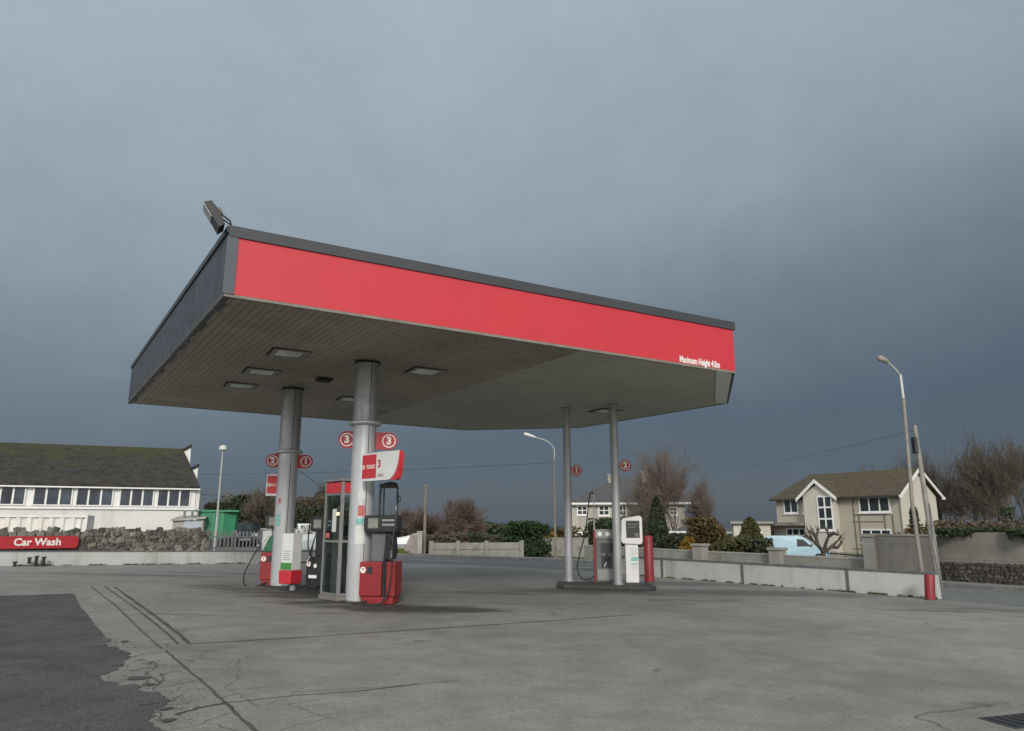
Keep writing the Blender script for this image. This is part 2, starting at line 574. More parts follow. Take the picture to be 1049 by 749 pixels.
def mat_soffit(name, base, dirt, dirtamt, ang, pitch_m=0.125):
    m, nt, b = newmat(name)
    P = worldpos(nt)
    mp = nd(nt, 'ShaderNodeMapping')
    mp.inputs['Rotation'].default_value = (0, 0, -ang)
    nt.links.new(P, mp.inputs['Vector'])
    sp = nd(nt, 'ShaderNodeSeparateXYZ')
    nt.links.new(mp.outputs['Vector'], sp.inputs[0])
    fr = mth(nt, 'FRACT', mth(nt, 'MULTIPLY', sp.outputs['Y'], 1 / pitch_m))
    groove = mth(nt, 'LESS_THAN', fr, 0.13)
    idn = nd(nt, 'ShaderNodeTexWhiteNoise', noise_dimensions='1D')
    nt.links.new(mth(nt, 'FLOOR', mth(nt, 'MULTIPLY', sp.outputs['Y'], 1 / pitch_m)), idn.inputs['W'])
    big = noise_node(nt, P, 0.35, 5, 0.6, 0.4)
    fine = noise_node(nt, P, 5.0, 6, 0.75)
    c = mixc(nt, mth(nt, 'MULTIPLY', mth(nt, 'ADD', mth(nt, 'MULTIPLY', mrange(nt, big, 0.3, 0.7), 0.7), mth(nt, 'MULTIPLY', mrange(nt, fine, 0.42, 0.68), 0.5)), dirtamt, clamp=True), base, dirt)
    c = mixc(nt, mth(nt, 'MULTIPLY', idn.outputs['Value'], 0.22), c, dirt)
    c = mixc(nt, mth(nt, 'MULTIPLY', groove, 0.62), c, tuple(k * 0.3 for k in dirt))
    nt.links.new(c, b.inputs['Base Color'])
    b.inputs['Roughness'].default_value = 0.6
    bump(nt, b, mth(nt, 'SUBTRACT', 1.0, groove), 0.6, 0.012)
    MATS[name] = m


def mat_roof(name, a, c2, moss, mossamt, sx=2.2):
    m, nt, b = newmat(name)
    v = objvec(nt)
    sp = nd(nt, 'ShaderNodeSeparateXYZ')
    nt.links.new(v, sp.inputs[0])
    rib = mth(nt, 'SINE', mth(nt, 'MULTIPLY', sp.outputs['X'], 2 * math.pi * sx))
    n1 = noise_node(nt, v, 0.7, 7, 0.7, 0.3)
    n2 = noise_node(nt, v, 2.2, 8, 0.8)
    c = ramp(nt, n2, [(0.36, a), (0.64, c2)])
    up = mrange(nt, sp.outputs['Z'], 4.8, 8.0, 0.0, 0.75)
    f = mth(nt, 'MULTIPLY', mrange(nt, mth(nt, 'ADD', n1, mth(nt, 'MULTIPLY', up, 0.5)), 0.50, 0.78), mossamt)
    c = mixc(nt, f, c, moss)
    c = mixc(nt, mth(nt, 'MULTIPLY', mrange(nt, noise_node(nt, v, 1.9, 5, 0.7), 0.6, 0.72), 0.35), c, (0.17, 0.16, 0.145))
    c = mixc(nt, mrange(nt, rib, -1, 1, 0.0, 0.16), c, tuple(k * 0.35 for k in a))
    nt.links.new(c, b.inputs['Base Color'])
    b.inputs['Roughness'].default_value = 0.9
    bump(nt, b, mth(nt, 'ADD', mth(nt, 'MULTIPLY', rib, 0.35), mth(nt, 'MULTIPLY', n2, 1.6)), 0.4, 0.03)
    MATS[name] = m


def mat_stone(name, stops):
    m, nt, b = newmat(name)
    g = nd(nt, 'ShaderNodeNewGeometry')
    n2 = noise_node(nt, worldpos(nt), 7.0, 5, 0.7)
    c = ramp(nt, g.outputs['Random Per Island'], stops)
    c = mixc(nt, 0.8, c, ramp(nt, n2, [(0.25, (0.5, 0.5, 0.48)), (0.75, (1.25, 1.22, 1.15))]), 'MULTIPLY')
    nt.links.new(c, b.inputs['Base Color'])
    b.inputs['Roughness'].default_value = 0.95
    bump(nt, b, n2, 0.5, 0.03)
    MATS[name] = m


def mat_ground():
    m, nt, b = newmat('ground_grass')
    P = worldpos(nt)
    n1 = noise_node(nt, P, 0.05, 5, 0.6)
    n2 = noise_node(nt, P, 2.5, 5, 0.7)
    c = ramp(nt, n1, [(0.35, (0.055, 0.07, 0.026)), (0.65, (0.10, 0.105, 0.045))])
    c = mixc(nt, mrange(nt, n2, 0.4, 0.7), c, (0.085, 0.075, 0.05))
    nt.links.new(c, b.inputs['Base Color'])
    b.inputs['Roughness'].default_value = 0.95
    bump(nt, b, n2, 0.5, 0.05)
    MATS['ground_grass'] = m


def mat_booth_glass():
    m, nt, b = newmat('booth_glass')
    b.inputs['Base Color'].default_value = (0.72, 0.83, 0.82, 1)
    b.inputs['Roughness'].default_value = 0.06
    b.inputs['Transmission Weight'].default_value = 1.0
    b.inputs['IOR'].default_value = 1.1
    n = noise_node(nt, objvec(nt), 3.0, 5, 0.7)
    nt.links.new(mrange(nt, n, 0.3, 0.8, 0.0, 0.12), b.inputs['Roughness'])
    MATS['booth_glass'] = m


def mat_emit(name, c, s):
    m, nt, b = newmat(name)
    b.inputs['Base Color'].default_value = (*c, 1)
    b.inputs['Emission Color'].default_value = (*c, 1)
    b.inputs['Emission Strength'].default_value = s
    MATS[name] = m


mat_concrete()
mat_asphalt('asphalt_patch', (0.048, 0.049, 0.048), (0.115, 0.115, 0.11), 0.6)
mat_asphalt('road_asphalt', (0.12, 0.125, 0.125), (0.18, 0.185, 0.185), 0.3)
mat_roof('roof_mossy', (0.011, 0.010, 0.009), (0.058, 0.050, 0.042), (0.046, 0.046, 0.009), 0.95, 6.0)
mat_roof('roof_house', (0.055, 0.045, 0.03), (0.105, 0.085, 0.055), (0.075, 0.068, 0.03), 0.4, 3.0)
mat_roof('roof_slate', (0.065, 0.065, 0.068), (0.10, 0.10, 0.102), (0.09, 0.09, 0.085), 0.3, 3.0)
mat_stone('rubble_stone', [(0.0, (0.08, 0.077, 0.07)), (0.45, (0.145, 0.138, 0.124)), (0.8, (0.20, 0.19, 0.168)), (1.0, (0.27, 0.257, 0.23))])
mat_stone('dark_stone', [(0.0, (0.05, 0.046, 0.041)), (0.6, (0.078, 0.072, 0.062)), (1.0, (0.11, 0.102, 0.087))])
mat_ground()
mat_booth_glass()
mat_emit('warm_lamp', (1.0, 0.72, 0.35), 3.0)  # emission standing in for warm light reflected in the booth glass
M = MATS

# ------------------------------------------------------------------ axes of the site
CA, CB, CC = 4.73, -0.02, -0.002                     # soffit plane


def sp_(x, y):
    return on_plane(x, y, CA, CB, CC)


def soff(X, Y):
    return CA + CB * X + CC * Y


A, B, E1, E2, D_, C_ = sp_(229, 302.5), sp_(131, 413), sp_(476, 441), sp_(594, 438.5), sp_(746, 413.5), sp_(753, 382)
AB = (B - A).to_2d().normalized()
AC = (C_ - A).to_2d().normalized()
mat_soffit('soffit_brown', (0.44, 0.395, 0.32), (0.218, 0.193, 0.152), 0.9, math.atan2(AB.y, AB.x))
mat_soffit('soffit_grey', (0.52, 0.53, 0.46), (0.30, 0.30, 0.25), 0.6, math.atan2(AB.y, AB.x))

# ------------------------------------------------------------------ ground, road, forecourt


def structure(o):
    o['kind'] = 'structure'
    return o


def axis_vals():
    v = [-900, -600, -400, -250, -160, -110, -80, -60]
    x = -48
    while x <= 60:
        v.append(x)
        x += 2.0
    return v + [70, 85, 110, 160, 250, 400, 600, 900]


xs = axis_vals()
ys = [-900, -400, -200, -100, -50, -25] + [-12 + 2.0 * i for i in range(56)] + [110, 130, 160, 220, 320, 500, 900]
g = MB()
for y in ys:
    for x in xs:
        g.v.append(Vector((x, y, H(x, y) - 0.02)))
nx = len(xs)
for j in range(len(ys) - 1):
    for i in range(nx - 1):
        g.f.append([j * nx + i, j * nx + i + 1, (j + 1) * nx + i + 1, (j + 1) * nx + i])
structure(g.build('ground', M['ground_grass'], smooth_shade=False))

# road centre line (it bends round the far corner of the forecourt)
RC = [Vector(p) for p in ((60, -36), (40, -13.5), (26, 2.5), (17.0, 13.0), (12.2, 18.6), (8.6, 22.9), (5.6, 26.6), (3.2, 29.4), (0.5, 31.6), (-3, 33.0), (-8, 34.5), (-14, 36.4), (-22, 39.5), (-34, 45), (-60, 58))]


def resample(pts, step=1.0):
    out = []
    for i in range(len(pts) - 1):
        p0, p1, p2, p3 = pts[max(i - 1, 0)], pts[i], pts[i + 1], pts[min(i + 2, len(pts) - 1)]
        n = max(2, int((p2 - p1).length / step))
        for k in range(n):
            t = k / n
            out.append(0.5 * ((2 * p1) + (-p0 + p2) * t + (2 * p0 - 5 * p1 + 4 * p2 - p3) * t * t + (-p0 + 3 * p1 - 3 * p2 + p3) * t ** 3))
    out.append(pts[-1])
    return out


RL = resample(RC, 0.8)


def road_strip(a, b, dz, top=None):
    mb = MB()
    n = len(RL)
    for i, p in enumerate(RL):
        d = (RL[min(i + 1, n - 1)] - RL[max(i - 1, 0)]).normalized()
        nn = Vector((d.y, -d.x))                       # towards the far side of the road
        for off in (a, b):
            q = p + nn * off
            mb.v.append(Vector((q.x, q.y, H(q.x, q.y) + dz)))
    for i in range(n - 1):
        mb.f.append([2 * i, 2 * i + 1, 2 * i + 3, 2 * i + 2])
    if top:
        m2 = MB()
        for i, p in enumerate(RL):
            d = (RL[min(i + 1, n - 1)] - RL[max(i - 1, 0)]).normalized()
            nn = Vector((d.y, -d.x))
            for off, hh in ((a, 0), (a, top), (b, top), (b, 0)):
                q = p + nn * off
                m2.v.append(Vector((q.x, q.y, H(q.x, q.y) + dz + hh)))
        for i in range(n - 1):
            for k in range(3):
                m2.f.append([4 * i + k, 4 * i + k + 1, 4 * i + 5 + k, 4 * i + 4 + k])
        return m2
    return mb


structure(road_strip(-3.2, 3.0, 0.008).build('road', M['road_asphalt']))
structure(road_strip(3.0, 3.14, 0.0, 0.12).build('kerb', M['kerb_stone']))
structure(road_strip(3.14, 4.3, 0.0, 0.115).build('pavement', M['pavement']))
# dashed centre line
mk = MB()
n = len(RL)
i = 0
while i < n - 4:
    for j in (range(i, i + 3) if RL[i].x < 4 else ()):
        p, q = RL[j], RL[j + 1]
        d = (q - p).normalized()
        nn = Vector((d.y, -d.x)) * 0.06
        mk.add([(p.x - nn.x, p.y - nn.y, H(p.x, p.y) + 0.013), (p.x + nn.x, p.y + nn.y, H(p.x, p.y) + 0.013), (q.x + nn.x, q.y + nn.y, H(q.x, q.y) + 0.013), (q.x - nn.x, q.y - nn.y, H(q.x, q.y) + 0.013)], [(0, 1, 2, 3)])
    i += 8
structure(mk.build('road_markings', M['line_white']))

# forecourt slab
fc = [(-34, -12), (26, -12), (26, -3.5), (15.6, 10.6), (10.6, 17.0), (4.8, 24.6), (2.2, 27.4), (-1.5, 29.4), (-7, 30.8), (-11, 29.6), (-15.9, 23.4), (-34, 9.6)]
mb = MB()
mb.add([(x, y, SLOPE * x + 0.016) for x, y in fc], [tuple(range(len(fc)))])
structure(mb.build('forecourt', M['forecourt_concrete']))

# asphalt patch with a broken edge
edge = [(75, 609), (83, 622), (90, 633), (99, 644), (112, 655), (114, 658), (106, 661), (111, 664), (126, 665), (130, 669), (134, 674), (133, 679), (124, 684), (115, 688), (107, 693), (103, 698), (112, 701), (124, 705), (137, 703), (147, 705), (146, 711), (158, 713), (168, 716), (171, 720), (164, 724), (160, 731), (157, 738), (160, 744), (156, 752), (160, 765), (152, 790)]
ep = []
for k in range(len(edge) - 1):
    p, q = gp(*edge[k]), gp(*edge[k + 1])
    for i_ in range(9 if k > 3 else 3):
        t = i_ / 9
        w = p.lerp(q, t)
        k_ = noise.noise(Vector((w.x * 2.6, w.y * 2.6, 0))) * 0.10 + noise.noise(Vector((w.x * 9, w.y * 9, 4))) * 0.05
        k_ *= 1.0 if k > 3 else 0.25
        ep.append((w.x + k_ + random.uniform(-0.018, 0.018), w.y + k_ * 0.7 + random.uniform(-0.022, 0.022)))
pl = [(-30, 9.5), (-20, 13.2)] + [tuple(gp(0, 611.5).to_2d())] + ep + [(-1.6, 2.0), (-2.0, -10), (-30, -10)]
mb = MB()
mb.add([(x, y, SLOPE * x + 0.02) for x, y in pl], [tuple(range(len(pl)))])
for (px, py, r_) in ((141, 697, 0.10), (150, 704, 0.05), (128, 659, 0.05), (152, 722, 0.07), (168, 729, 0.06), (120, 684, 0.04), (172, 741, 0.05)):
    w = gp(px, py)
    pts = [(w.x + r_ * random.uniform(0.5, 1.5) * math.cos(k * 0.57), w.y + r_ * random.uniform(0.5, 1.7) * math.sin(k * 0.57)) for k in range(11)]
    mb.add([(x, y, SLOPE * x + 0.024) for x, y in pts], [tuple(range(11))])
structure(mb.build('asphalt_patch', M['asphalt_patch']))


gv = MB()
rng = random.Random(44)
for _ in range(700):
    k = rng.randrange(len(ep))
    x, y = ep[k]
    x += rng.gauss(0.03, 0.16)
    y += rng.gauss(0, 0.12)
    r_ = rng.uniform(0.003, 0.009)
    z_ = SLOPE * x + 0.02
    a_ = rng.uniform(0, 6.28)
    gv.add([(x + r_ * math.cos(a_), y + r_ * math.sin(a_), z_), (x + r_ * math.cos(a_ + 2), y + r_ * math.sin(a_ + 2), z_), (x + r_ * math.cos(a_ + 4), y + r_ * math.sin(a_ + 4), z_), (x + r_ * 0.2, y, z_ + r_)], [(2, 1, 0), (0, 1, 3), (1, 2, 3), (2, 0, 3)])
tag(gv.build('loose_gravel', M['asphalt_patch']), 'loose grit along the broken edge of the dark tarmac', 'gravel', kind='stuff')


def strip_path(pix, w, z, mb, jitter=0.0, world=False, sub=6):
    pts = [Vector(p) for p in pix] if world else [gp(*p).to_2d() for p in pix]
    out = []
    for a, b in zip(pts[:-1], pts[1:]):
        for k in range(sub):
            out.append(a.lerp(b, k / sub))
    out.append(pts[-1])
    vs, fs = [], []
    for i, p in enumerate(out):
        d = (out[min(i + 1, len(out) - 1)] - out[max(i - 1, 0)]).normalized()
        nn = Vector((-d.y, d.x))
        j = random.uniform(-1, 1) * jitter
        ww = w * random.uniform(0.6, 1.3) / 2
        for s in (-1, 1):
            q = p + nn * (s * ww + j)
            vs.append((q.x, q.y, SLOPE * q.x + z))
    for i in range(len(out) - 1):
        fs.append((2 * i, 2 * i + 1, 2 * i + 3, 2 * i + 2))
    mb.add(vs, fs)


mb = MB()
strip_path([(93, 602), (120, 623), (142, 645), (165, 666)], 0.026, 0.021, mb, 0.006)
strip_path([(169, 668), (190, 686), (214, 707), (236, 727), (258, 749), (290, 780)], 0.028, 0.021, mb, 0.008)
strip_path([(195, 661.5), (300, 655), (420, 647), (540, 639), (648, 631)], 0.032, 0.021, mb, 0.008)
strip_path([(106, 601), (140, 625), (172, 651), (182, 661.5)], 0.032, 0.021, mb, 0.004)
strip_path([(117, 602), (150, 626), (182, 650), (194, 661.5)], 0.055, 0.021, mb, 0.004)
strip_path([(236, 722), (300, 715), (360, 711), (430, 703)], 0.016, 0.021, mb, 0.01)
strip_path([(178, 735), (205, 727), (234, 722)], 0.03, 0.021, mb, 0.02)
structure(mb.build('forecourt_joints', M['joint']))
mb = MB()
cr = [[(155, 680), (160, 683), (157, 688), (149, 692), (156, 697), (164, 701), (157, 707), (160, 712), (168, 717)],
      [(150, 684), (156, 681), (166, 678)], [(148, 690), (152, 700), (146, 705)], [(162, 691), (167, 696), (163, 703)],
      [(166, 668), (150, 671), (136, 675)], [(170, 706), (186, 702), (205, 699)], [(166, 724), (184, 716)], [(178, 730), (192, 728)], [(168, 716), (163, 727), (165, 737), (158, 742)],
      [(165, 694), (176, 690), (190, 692)], [(938, 738), (950, 733), (975, 731), (1003, 726), (1035, 722)], [(938, 738), (955, 742), (975, 752)], [(300, 712), (340, 709), (400, 706), (470, 699)]]
for c in cr:
    strip_path(c, 0.010, 0.0245, mb, 0.012, sub=4)
structure(mb.build('forecourt_cracks', M['crack']))

# service cover in the slab, bottom corner of the picture
pm = gp(1050, 741)
t = thing('drain_cover', 'dark iron drain cover let into the pale concrete forecourt', 'drain cover', (pm.x, pm.y, SLOPE * pm.x + 0.018), R(18))
mb = MB()
mb.box((0, 0, 0.004), (0.62, 0.34, 0.008))
mb.build('cover_plate', M['cast_iron'], t, bevel=0.003)
mb = MB()
for k in range(6):
    mb.box((-0.24 + k * 0.096, 0, 0.0115), (0.02, 0.28, 0.007))
mb.build('rib', M['cast_iron'], t)

# ------------------------------------------------------------------ canopy
UP = Vector((0, 0, 1))
FH = 1.09
poly = [A, C_, D_, E2, E1, B]
cz = A.z
root = thing('canopy', 'large flat petrol station canopy with red front fascia on four posts', 'canopy', (0, 0, 0))
cen = sum(poly, Vector()) / 6


def inset(p, k=0.06):
    return p + (cen - p).normalized() * k


# soffit in two panels divided along the lining boards
S1, S2 = sp_(600, 358.6), sp_(352, 437.5)


def line_x(p, q, r, s):
    a1, b1 = q.y - p.y, p.x - q.x
    c1 = a1 * p.x + b1 * p.y
    a2, b2 = s.y - r.y, r.x - s.x
    c2 = a2 * r.x + b2 * r.y
    dt = a1 * b2 - a2 * b1
    X, Y = (b2 * c1 - b1 * c2) / dt, (a1 * c2 - a2 * c1) / dt
    return Vector((X, Y, soff(X, Y)))


T1, T2 = line_x(S1, S2, A, C_), line_x(S1, S2, B, E1)
up = Vector((0, 0, 0.03))
mb = MB()
mb.prism([p + up * 0.2 for p in (A, T1, T2, B)], (0, 0, 0.05))
mb.build('soffit_panel', M['soffit_brown'], root)
mb = MB()
mb.prism([p + up * 0.2 for p in (T1, C_, D_, E2, E1, T2)], (0, 0, 0.05))
o = mb.build('soffit_panel', M['soffit_grey'], root)
o['label'] = 'paler grey soffit boards'
mb = MB()
mb.prism([inset(p, 0.1) + UP * (FH - 0.12) for p in poly], (0, 0, 0.05))
mb.build('roof_deck', M['fascia_grey'], root)


def fascia(p, q, z0, z1, th, out, name, m, s0=0.0, s1=None, lab=None, sub=None):
    d = (q - p)
    L = d.to_2d().length
    if s1 is None:
        s1 = L
    u = d / L
    nrm = Vector((u.y, -u.x, 0)).normalized()
    mb = MB()
    a, b = p + u * s0 + nrm * out, p + u * s1 + nrm * out
    mb.prism([a + UP * z0, b + UP * z0, b + UP * z1, a + UP * z1], -nrm * th)
    o = mb.build(name, m, sub or root)
    if lab:
        o['label'] = lab
    return o


LAC = (C_ - A).to_2d().length
fascia(A, C_, 0.03, FH - 0.17, 0.05, 0.012, 'fascia', M['red_paint'], 0.14, LAC, 'long red front fascia')
fascia(A, C_, FH - 0.17, FH, 0.10, 0.04, 'fascia_cap', M['fascia_cap'], 0.0, LAC + 0.05)
fascia(A, C_, -0.015, 0.028, 0.06, 0.014, 'edge_trim', M['trim_grey'], 0.0, LAC)
fascia(A, C_, 0.03, FH - 0.172, 0.05, 0.03, 'corner_post', M['corner_grey'], -0.02, 0.14)
for p, q in ((B, A), (E1, B), (E2, E1), (D_, E2), (C_, D_)):
    fascia(p, q, 0.0, FH - 0.1, 0.05, 0.0, 'side_fascia', M['fascia_grey'])
    fascia(p, q, FH - 0.1, FH, 0.09, 0.03, 'fascia_cap', M['fascia_cap'])
# dirty return along the near side edge and the pale strip on the short end
mb = MB()
d = (B - A).normalized()
k = Vector((AC.x, AC.y, 0))
segs = 26
for i in range(segs):
    p = A + (B - A) * (i / segs)
    q = A + (B - A) * ((i + 0.97) / segs)
    w = 0.10 + 0.03 * math.sin(i * 1.9)
    mb.prism([p - UP * 0.02, q - UP * 0.02, q + k * w - UP * 0.02, p + k * w - UP * 0.02], (0, 0, 0.035))
mb.build('edge_trim', M['fascia_grey'], root)
mb = MB()
dl = Vector((-AC.x, -AC.y, 0))
mb.prism([C_ + dl * 0.10 - UP * 0.012, D_ + dl * 0.06 - UP * 0.012, D_ + dl * 0.44 - UP * 0.012, C_ + dl * 0.52 - UP * 0.012], (0, 0, 0.015))
o = mb.build('edge_trim', M['white_paint'], root)
# height lettering on the fascia
u3 = Vector((AC.x, AC.y, 0))
nrm = Vector((u3.y, -u3.x, 0))
s0, z0 = on_wall(717, 371.2, A + nrm * 0.014, u3)
base = A + u3 * s0 + nrm * 0.018
base.z = z0 + (A.z - A.z)
mb = MB()
slz = math.atan2(C_.z - A.z, LAC)
Mx = Matrix.Translation(base) @ Matrix.Rotation(math.atan2(u3.y, u3.x), 4, 'Z') @ Matrix.Rotation(-slz, 4, 'Y')
text_mesh('Maximum Height 4.0m', 0.185, 0.006, 0.006, Mx, mb, sx=0.62)
mb.build('lettering', M['white_letters'], root)
# soffit lights
for (px, py) in ((296, 362), (268, 381), (247, 395), (361, 409), (436, 380.5), (621, 421)):
    c = sp_(px, py)
    ang = math.atan2(AC.y, AC.x)
    mb = MB()
    T = TR(c.x, c.y, c.z - 0.004, ang)
    for a, b in (((-0.34, -0.34, -0.02), (0.34, -0.26, 0.006)), ((-0.34, 0.26, -0.02), (0.34, 0.34, 0.006)), ((-0.34, -0.26, -0.02), (-0.26, 0.26, 0.006)), ((0.26, -0.26, -0.02), (0.34, 0.26, 0.006))):
        mb.box2(a, b, T)
    lo = mb.build('soffit_light', M['pump_light'], root)
    mb = MB()
    mb.box2((-0.245, -0.245, -0.012), (0.245, 0.245, 0.004), T)
    mb.build('diffuser', M['lamp_lens'], lo)
    mb = MB()
    mb.box2((-0.37, -0.37, -0.004), (0.37, 0.37, 0.0045), T)
    mb.build('surround', M['rust_dark'], lo)
c = sp_(332, 388)
mb = MB()
mb.box2((-0.16, -0.16, -0.06), (0.16, 0.16, 0.004), TR(c.x, c.y, c.z, math.atan2(AC.y, AC.x)))
mb.build('soffit_vent', M['rust_dark'], root)

# floodlight on the canopy corner
fl = A + Vector((0, 0, FH))
root2 = thing('floodlight', 'tilted floodlight on a bracket at the canopy roof corner', 'floodlight', fl, R(0))
mb = MB()
mb.tube([(0.02, 0.06, -0.02), (-0.02, 0.04, 0.10), (-0.16, -0.02, 0.20)], 0.014, 6)
mb.tube([(0.06, 0.02, -0.02), (-0.02, 0.0, 0.04), (-0.15, -0.04, 0.13)], 0.012, 6)
mb.build('bracket', M['rust_dark'], root2)
hm = Matrix.Translation((-0.24, -0.02, 0.13)) @ Matrix.Rotation(R(25), 4, 'Z') @ Matrix.Rotation(R(-32), 4, 'Y')
mb = MB()
mb.prism([(-0.05, -0.16, -0.22), (0.06, -0.16, -0.20), (0.09, -0.16, 0.0), (0.06, -0.16, 0.2), (-0.05, -0.16, 0.22)], (0, 0.32, 0), hm)
mb.build('lamp_housing', M['black_plastic'], root2, bevel=0.008)
mb = MB()
mb.box2((-0.058, -0.145, -0.02), (-0.052, 0.145, 0.205), hm)
mb.build('lens', M['aluminium'], root2)
mb = MB()
mb.box2((0.075, -0.06, 0.0), (0.14, 0.06, 0.1), hm)
mb.build('gear_box', M['old_timber'], root2, bevel=0.005)

# ------------------------------------------------------------------ columns, poles, islands
c3 = gp(366, 617.5)
c2 = gp(287, 601.5)


def column(p, label, collar_z, stickers):
    zt = soff(p.x, p.y) + 0.003
    t = thing('canopy_column', label, 'column', (p.x, p.y, H(p.x, p.y) + 0.02), 0, 'thick round canopy columns')
    h = zt - H(p.x, p.y) - 0.02
    mb = MB()
    mb.cyl((0, 0, 0), (0, 0, collar_z), 0.232, 0.232, 36)
    mb.build('lower_sleeve', M['column_paint'], t, smooth_shade=True)
    mb = MB()
    mb.tube([(0, 0, collar_z - 0.005), (0, 0, collar_z + 0.02), (0, 0, collar_z + 0.05), (0, 0, collar_z + 0.075)], [0.30, 0.325, 0.325, 0.30], 36)
    mb.build('collar', M['column_paint'], t, smooth_shade=True)
    mb = MB()
    mb.cyl((0, 0, collar_z + 0.06), (0, 0, h), 0.245, 0.245, 36)
    mb.build('upper_sleeve', M['grey_steel'], t, smooth_shade=True)
    mb = MB()
    mb.cyl((0, 0, h - 0.05), (0, 0, h - 0.004), 0.262, 0.262, 36)
    mb.build('top_flange', M['rust_dark'], t, smooth_shade=True)
    mb = MB()
    a = R(-58)
    mb.box((0.233 * math.cos(a), 0.233 * math.sin(a), collar_z / 2 + 0.0), (0.006, 0.012, collar_z - 0.02), a)
    mb.box((0.246 * math.cos(a), 0.246 * math.sin(a), (collar_z + 0.08 + h - 0.05) / 2), (0.006, 0.012, h - collar_z - 0.14), a)
    mb.build('seam', M['rust_dark'], t)
    for (a, z, w, hh, m) in stickers:
        mb = MB()
        n = 6
        vs, fs = [], []
        for k in range(n + 1):
            th = R(a) + (k / n - 0.5) * w / 0.235
            for zz in (z - hh / 2, z + hh / 2):
                for r in (0.2335, 0.2365):
                    vs.append((r * math.cos(th), r * math.sin(th), zz))
        for k in range(n):
            q = 4 * k
            fs += [(q, q + 4, q + 6, q + 2), (q + 1, q + 3, q + 7, q + 5), (q + 2, q + 6, q + 7, q + 3), (q, q + 1, q + 5, q + 4)]
        fs += [(0, 2, 3, 1), (4 * n, 4 * n + 1, 4 * n + 3, 4 * n + 2)]
        mb.add(vs, fs)
        mb.build('notice', M[m], t)
    return t, zt


column(c3, 'thick pale grey column nearest the camera, wearing a strip of notices', 3.38,
       [(-80, 1.24, 0.20, 0.33, 'sticker_paper'), (-80, 1.50, 0.2, 0.1, 'sticker_teal'), (-78, 1.70, 0.13, 0.2, 'sticker_red'), (-80, 1.98, 0.14, 0.14, 'sticker_paper')])
column(c2, 'thick grey column behind the white payment cabinet, numbered 2 and 1', 3.08,
       [(-110, 1.5, 0.10, 0.28, 'sticker_teal'), (-110, 1.95, 0.06, 0.12, 'sticker_red')])

# pump islands
IZ = 0.11


def island(pts, label):
    mb = MB()
    c = sum((Vector(p) for p in pts), Vector((0, 0))) / len(pts)
    z0 = H(c.x, c.y)
    mb.prism([(p[0], p[1], H(p[0], p[1]) + 0.012) for p in pts], (0, 0, IZ))
    o = mb.build('pump_island', M['kerb_black'], None, loc=(c.x, c.y, z0), bevel=0.025)
    return tag(o, label, 'pump island')


def rect(c, ang, lx, ly, ch=0.15):
    ca, sa = math.cos(ang), math.sin(ang)
    out = []
    for dx, dy in ((-lx + ch, -ly), (lx - ch, -ly), (lx, -ly + ch), (lx, ly - ch), (lx - ch, ly), (-lx + ch, ly), (-lx, ly - ch), (-lx, -ly + ch)):
        out.append((c[0] + dx * ca - dy * sa, c[1] + dx * sa + dy * ca))
    return out


p1 = gp(583, 600.5)
p2 = gp(633.5, 604.0)
il = (gp(580, 604) + gp(668, 605)) / 2
island(rect((il.x - 0.05, il.y + 0.36), R(-3), 1.22, 0.54), 'black kerbed pump island under the two slim poles')
IZ = 0.035
island(rect(((c2.x + c3.x) / 2 + 0.0, (c2.y + c3.y) / 2 + 0.1), math.atan2(c3.y - c2.y, c3.x - c2.x), 2.45, 0.40), 'low dark pump island running between the two thick columns')
IZ = 0.11

for i, (p, lab) in enumerate(((p1, 'slim grey canopy pole numbered 1, beside the black hose loop'), (p2, 'slim grey canopy pole numbered 2, in front of the grey pump'))):
    t = thing('canopy_pole', lab, 'pole', (p.x, p.y, H(p.x, p.y) + IZ + 0.012), 0, 'slim canopy poles')
    h = soff(p.x, p.y) + 0.003 - (H(p.x, p.y) + IZ + 0.012)
    mb = MB()
    mb.cyl((0, 0, 0), (0, 0, h), 0.105, 0.105, 28)
    mb.build('shaft', M['pole_paint'], t, smooth_shade=True)
    mb = MB()
    mb.cyl((0, 0, 0), (0, 0, 0.03), 0.16, 0.16, 28)
    mb.build('base_plate', M['grey_steel'], t, smooth_shade=True)
    mb = MB()
    mb.cyl((0, 0, h - 0.03), (0, 0, h - 0.004), 0.15, 0.15, 28)
    mb.build('top_flange', M['grey_steel'], t, smooth_shade=True)


# number signs
def number_sign(num, p, z, side, label, ang, w, hgt, m_round=True):
    t = thing('number_sign', label, 'number sign', (p.x, p.y, z), ang, 'round pump number signs')
    r = hgt / 2
    mb = MB()
    if side == 0:
        pts = [(r * math.cos(2 * math.pi * k / 28), -0.02, r * math.sin(2 * math.pi * k / 28)) for k in range(28)]
    else:
        pts = [(side * (r * math.cos(t_)), -0.02, r * math.sin(t_)) for t_ in [math.pi / 2 - math.pi * k / 14 for k in range(15)]]
        pts += [(-side * (w - r), -0.02, -r), (-side * (w - r), -0.02, r)]
    mb.prism(pts, (0, 0.04, 0))
    mb.build('board', M['red_sign'], t)
    mb = MB()
    mb.ring((0, 0), r * 0.66, r * 0.79, -0.026, -0.0195)
    mb.build('ring', M['white_letters'], t)
    mb = MB()
    text_mesh(num, r * 1.15, 0.006, 0.011, TR(0, -0.0235, 0), mb)
    mb.build('lettering', M['white_letters'], t)
    return t


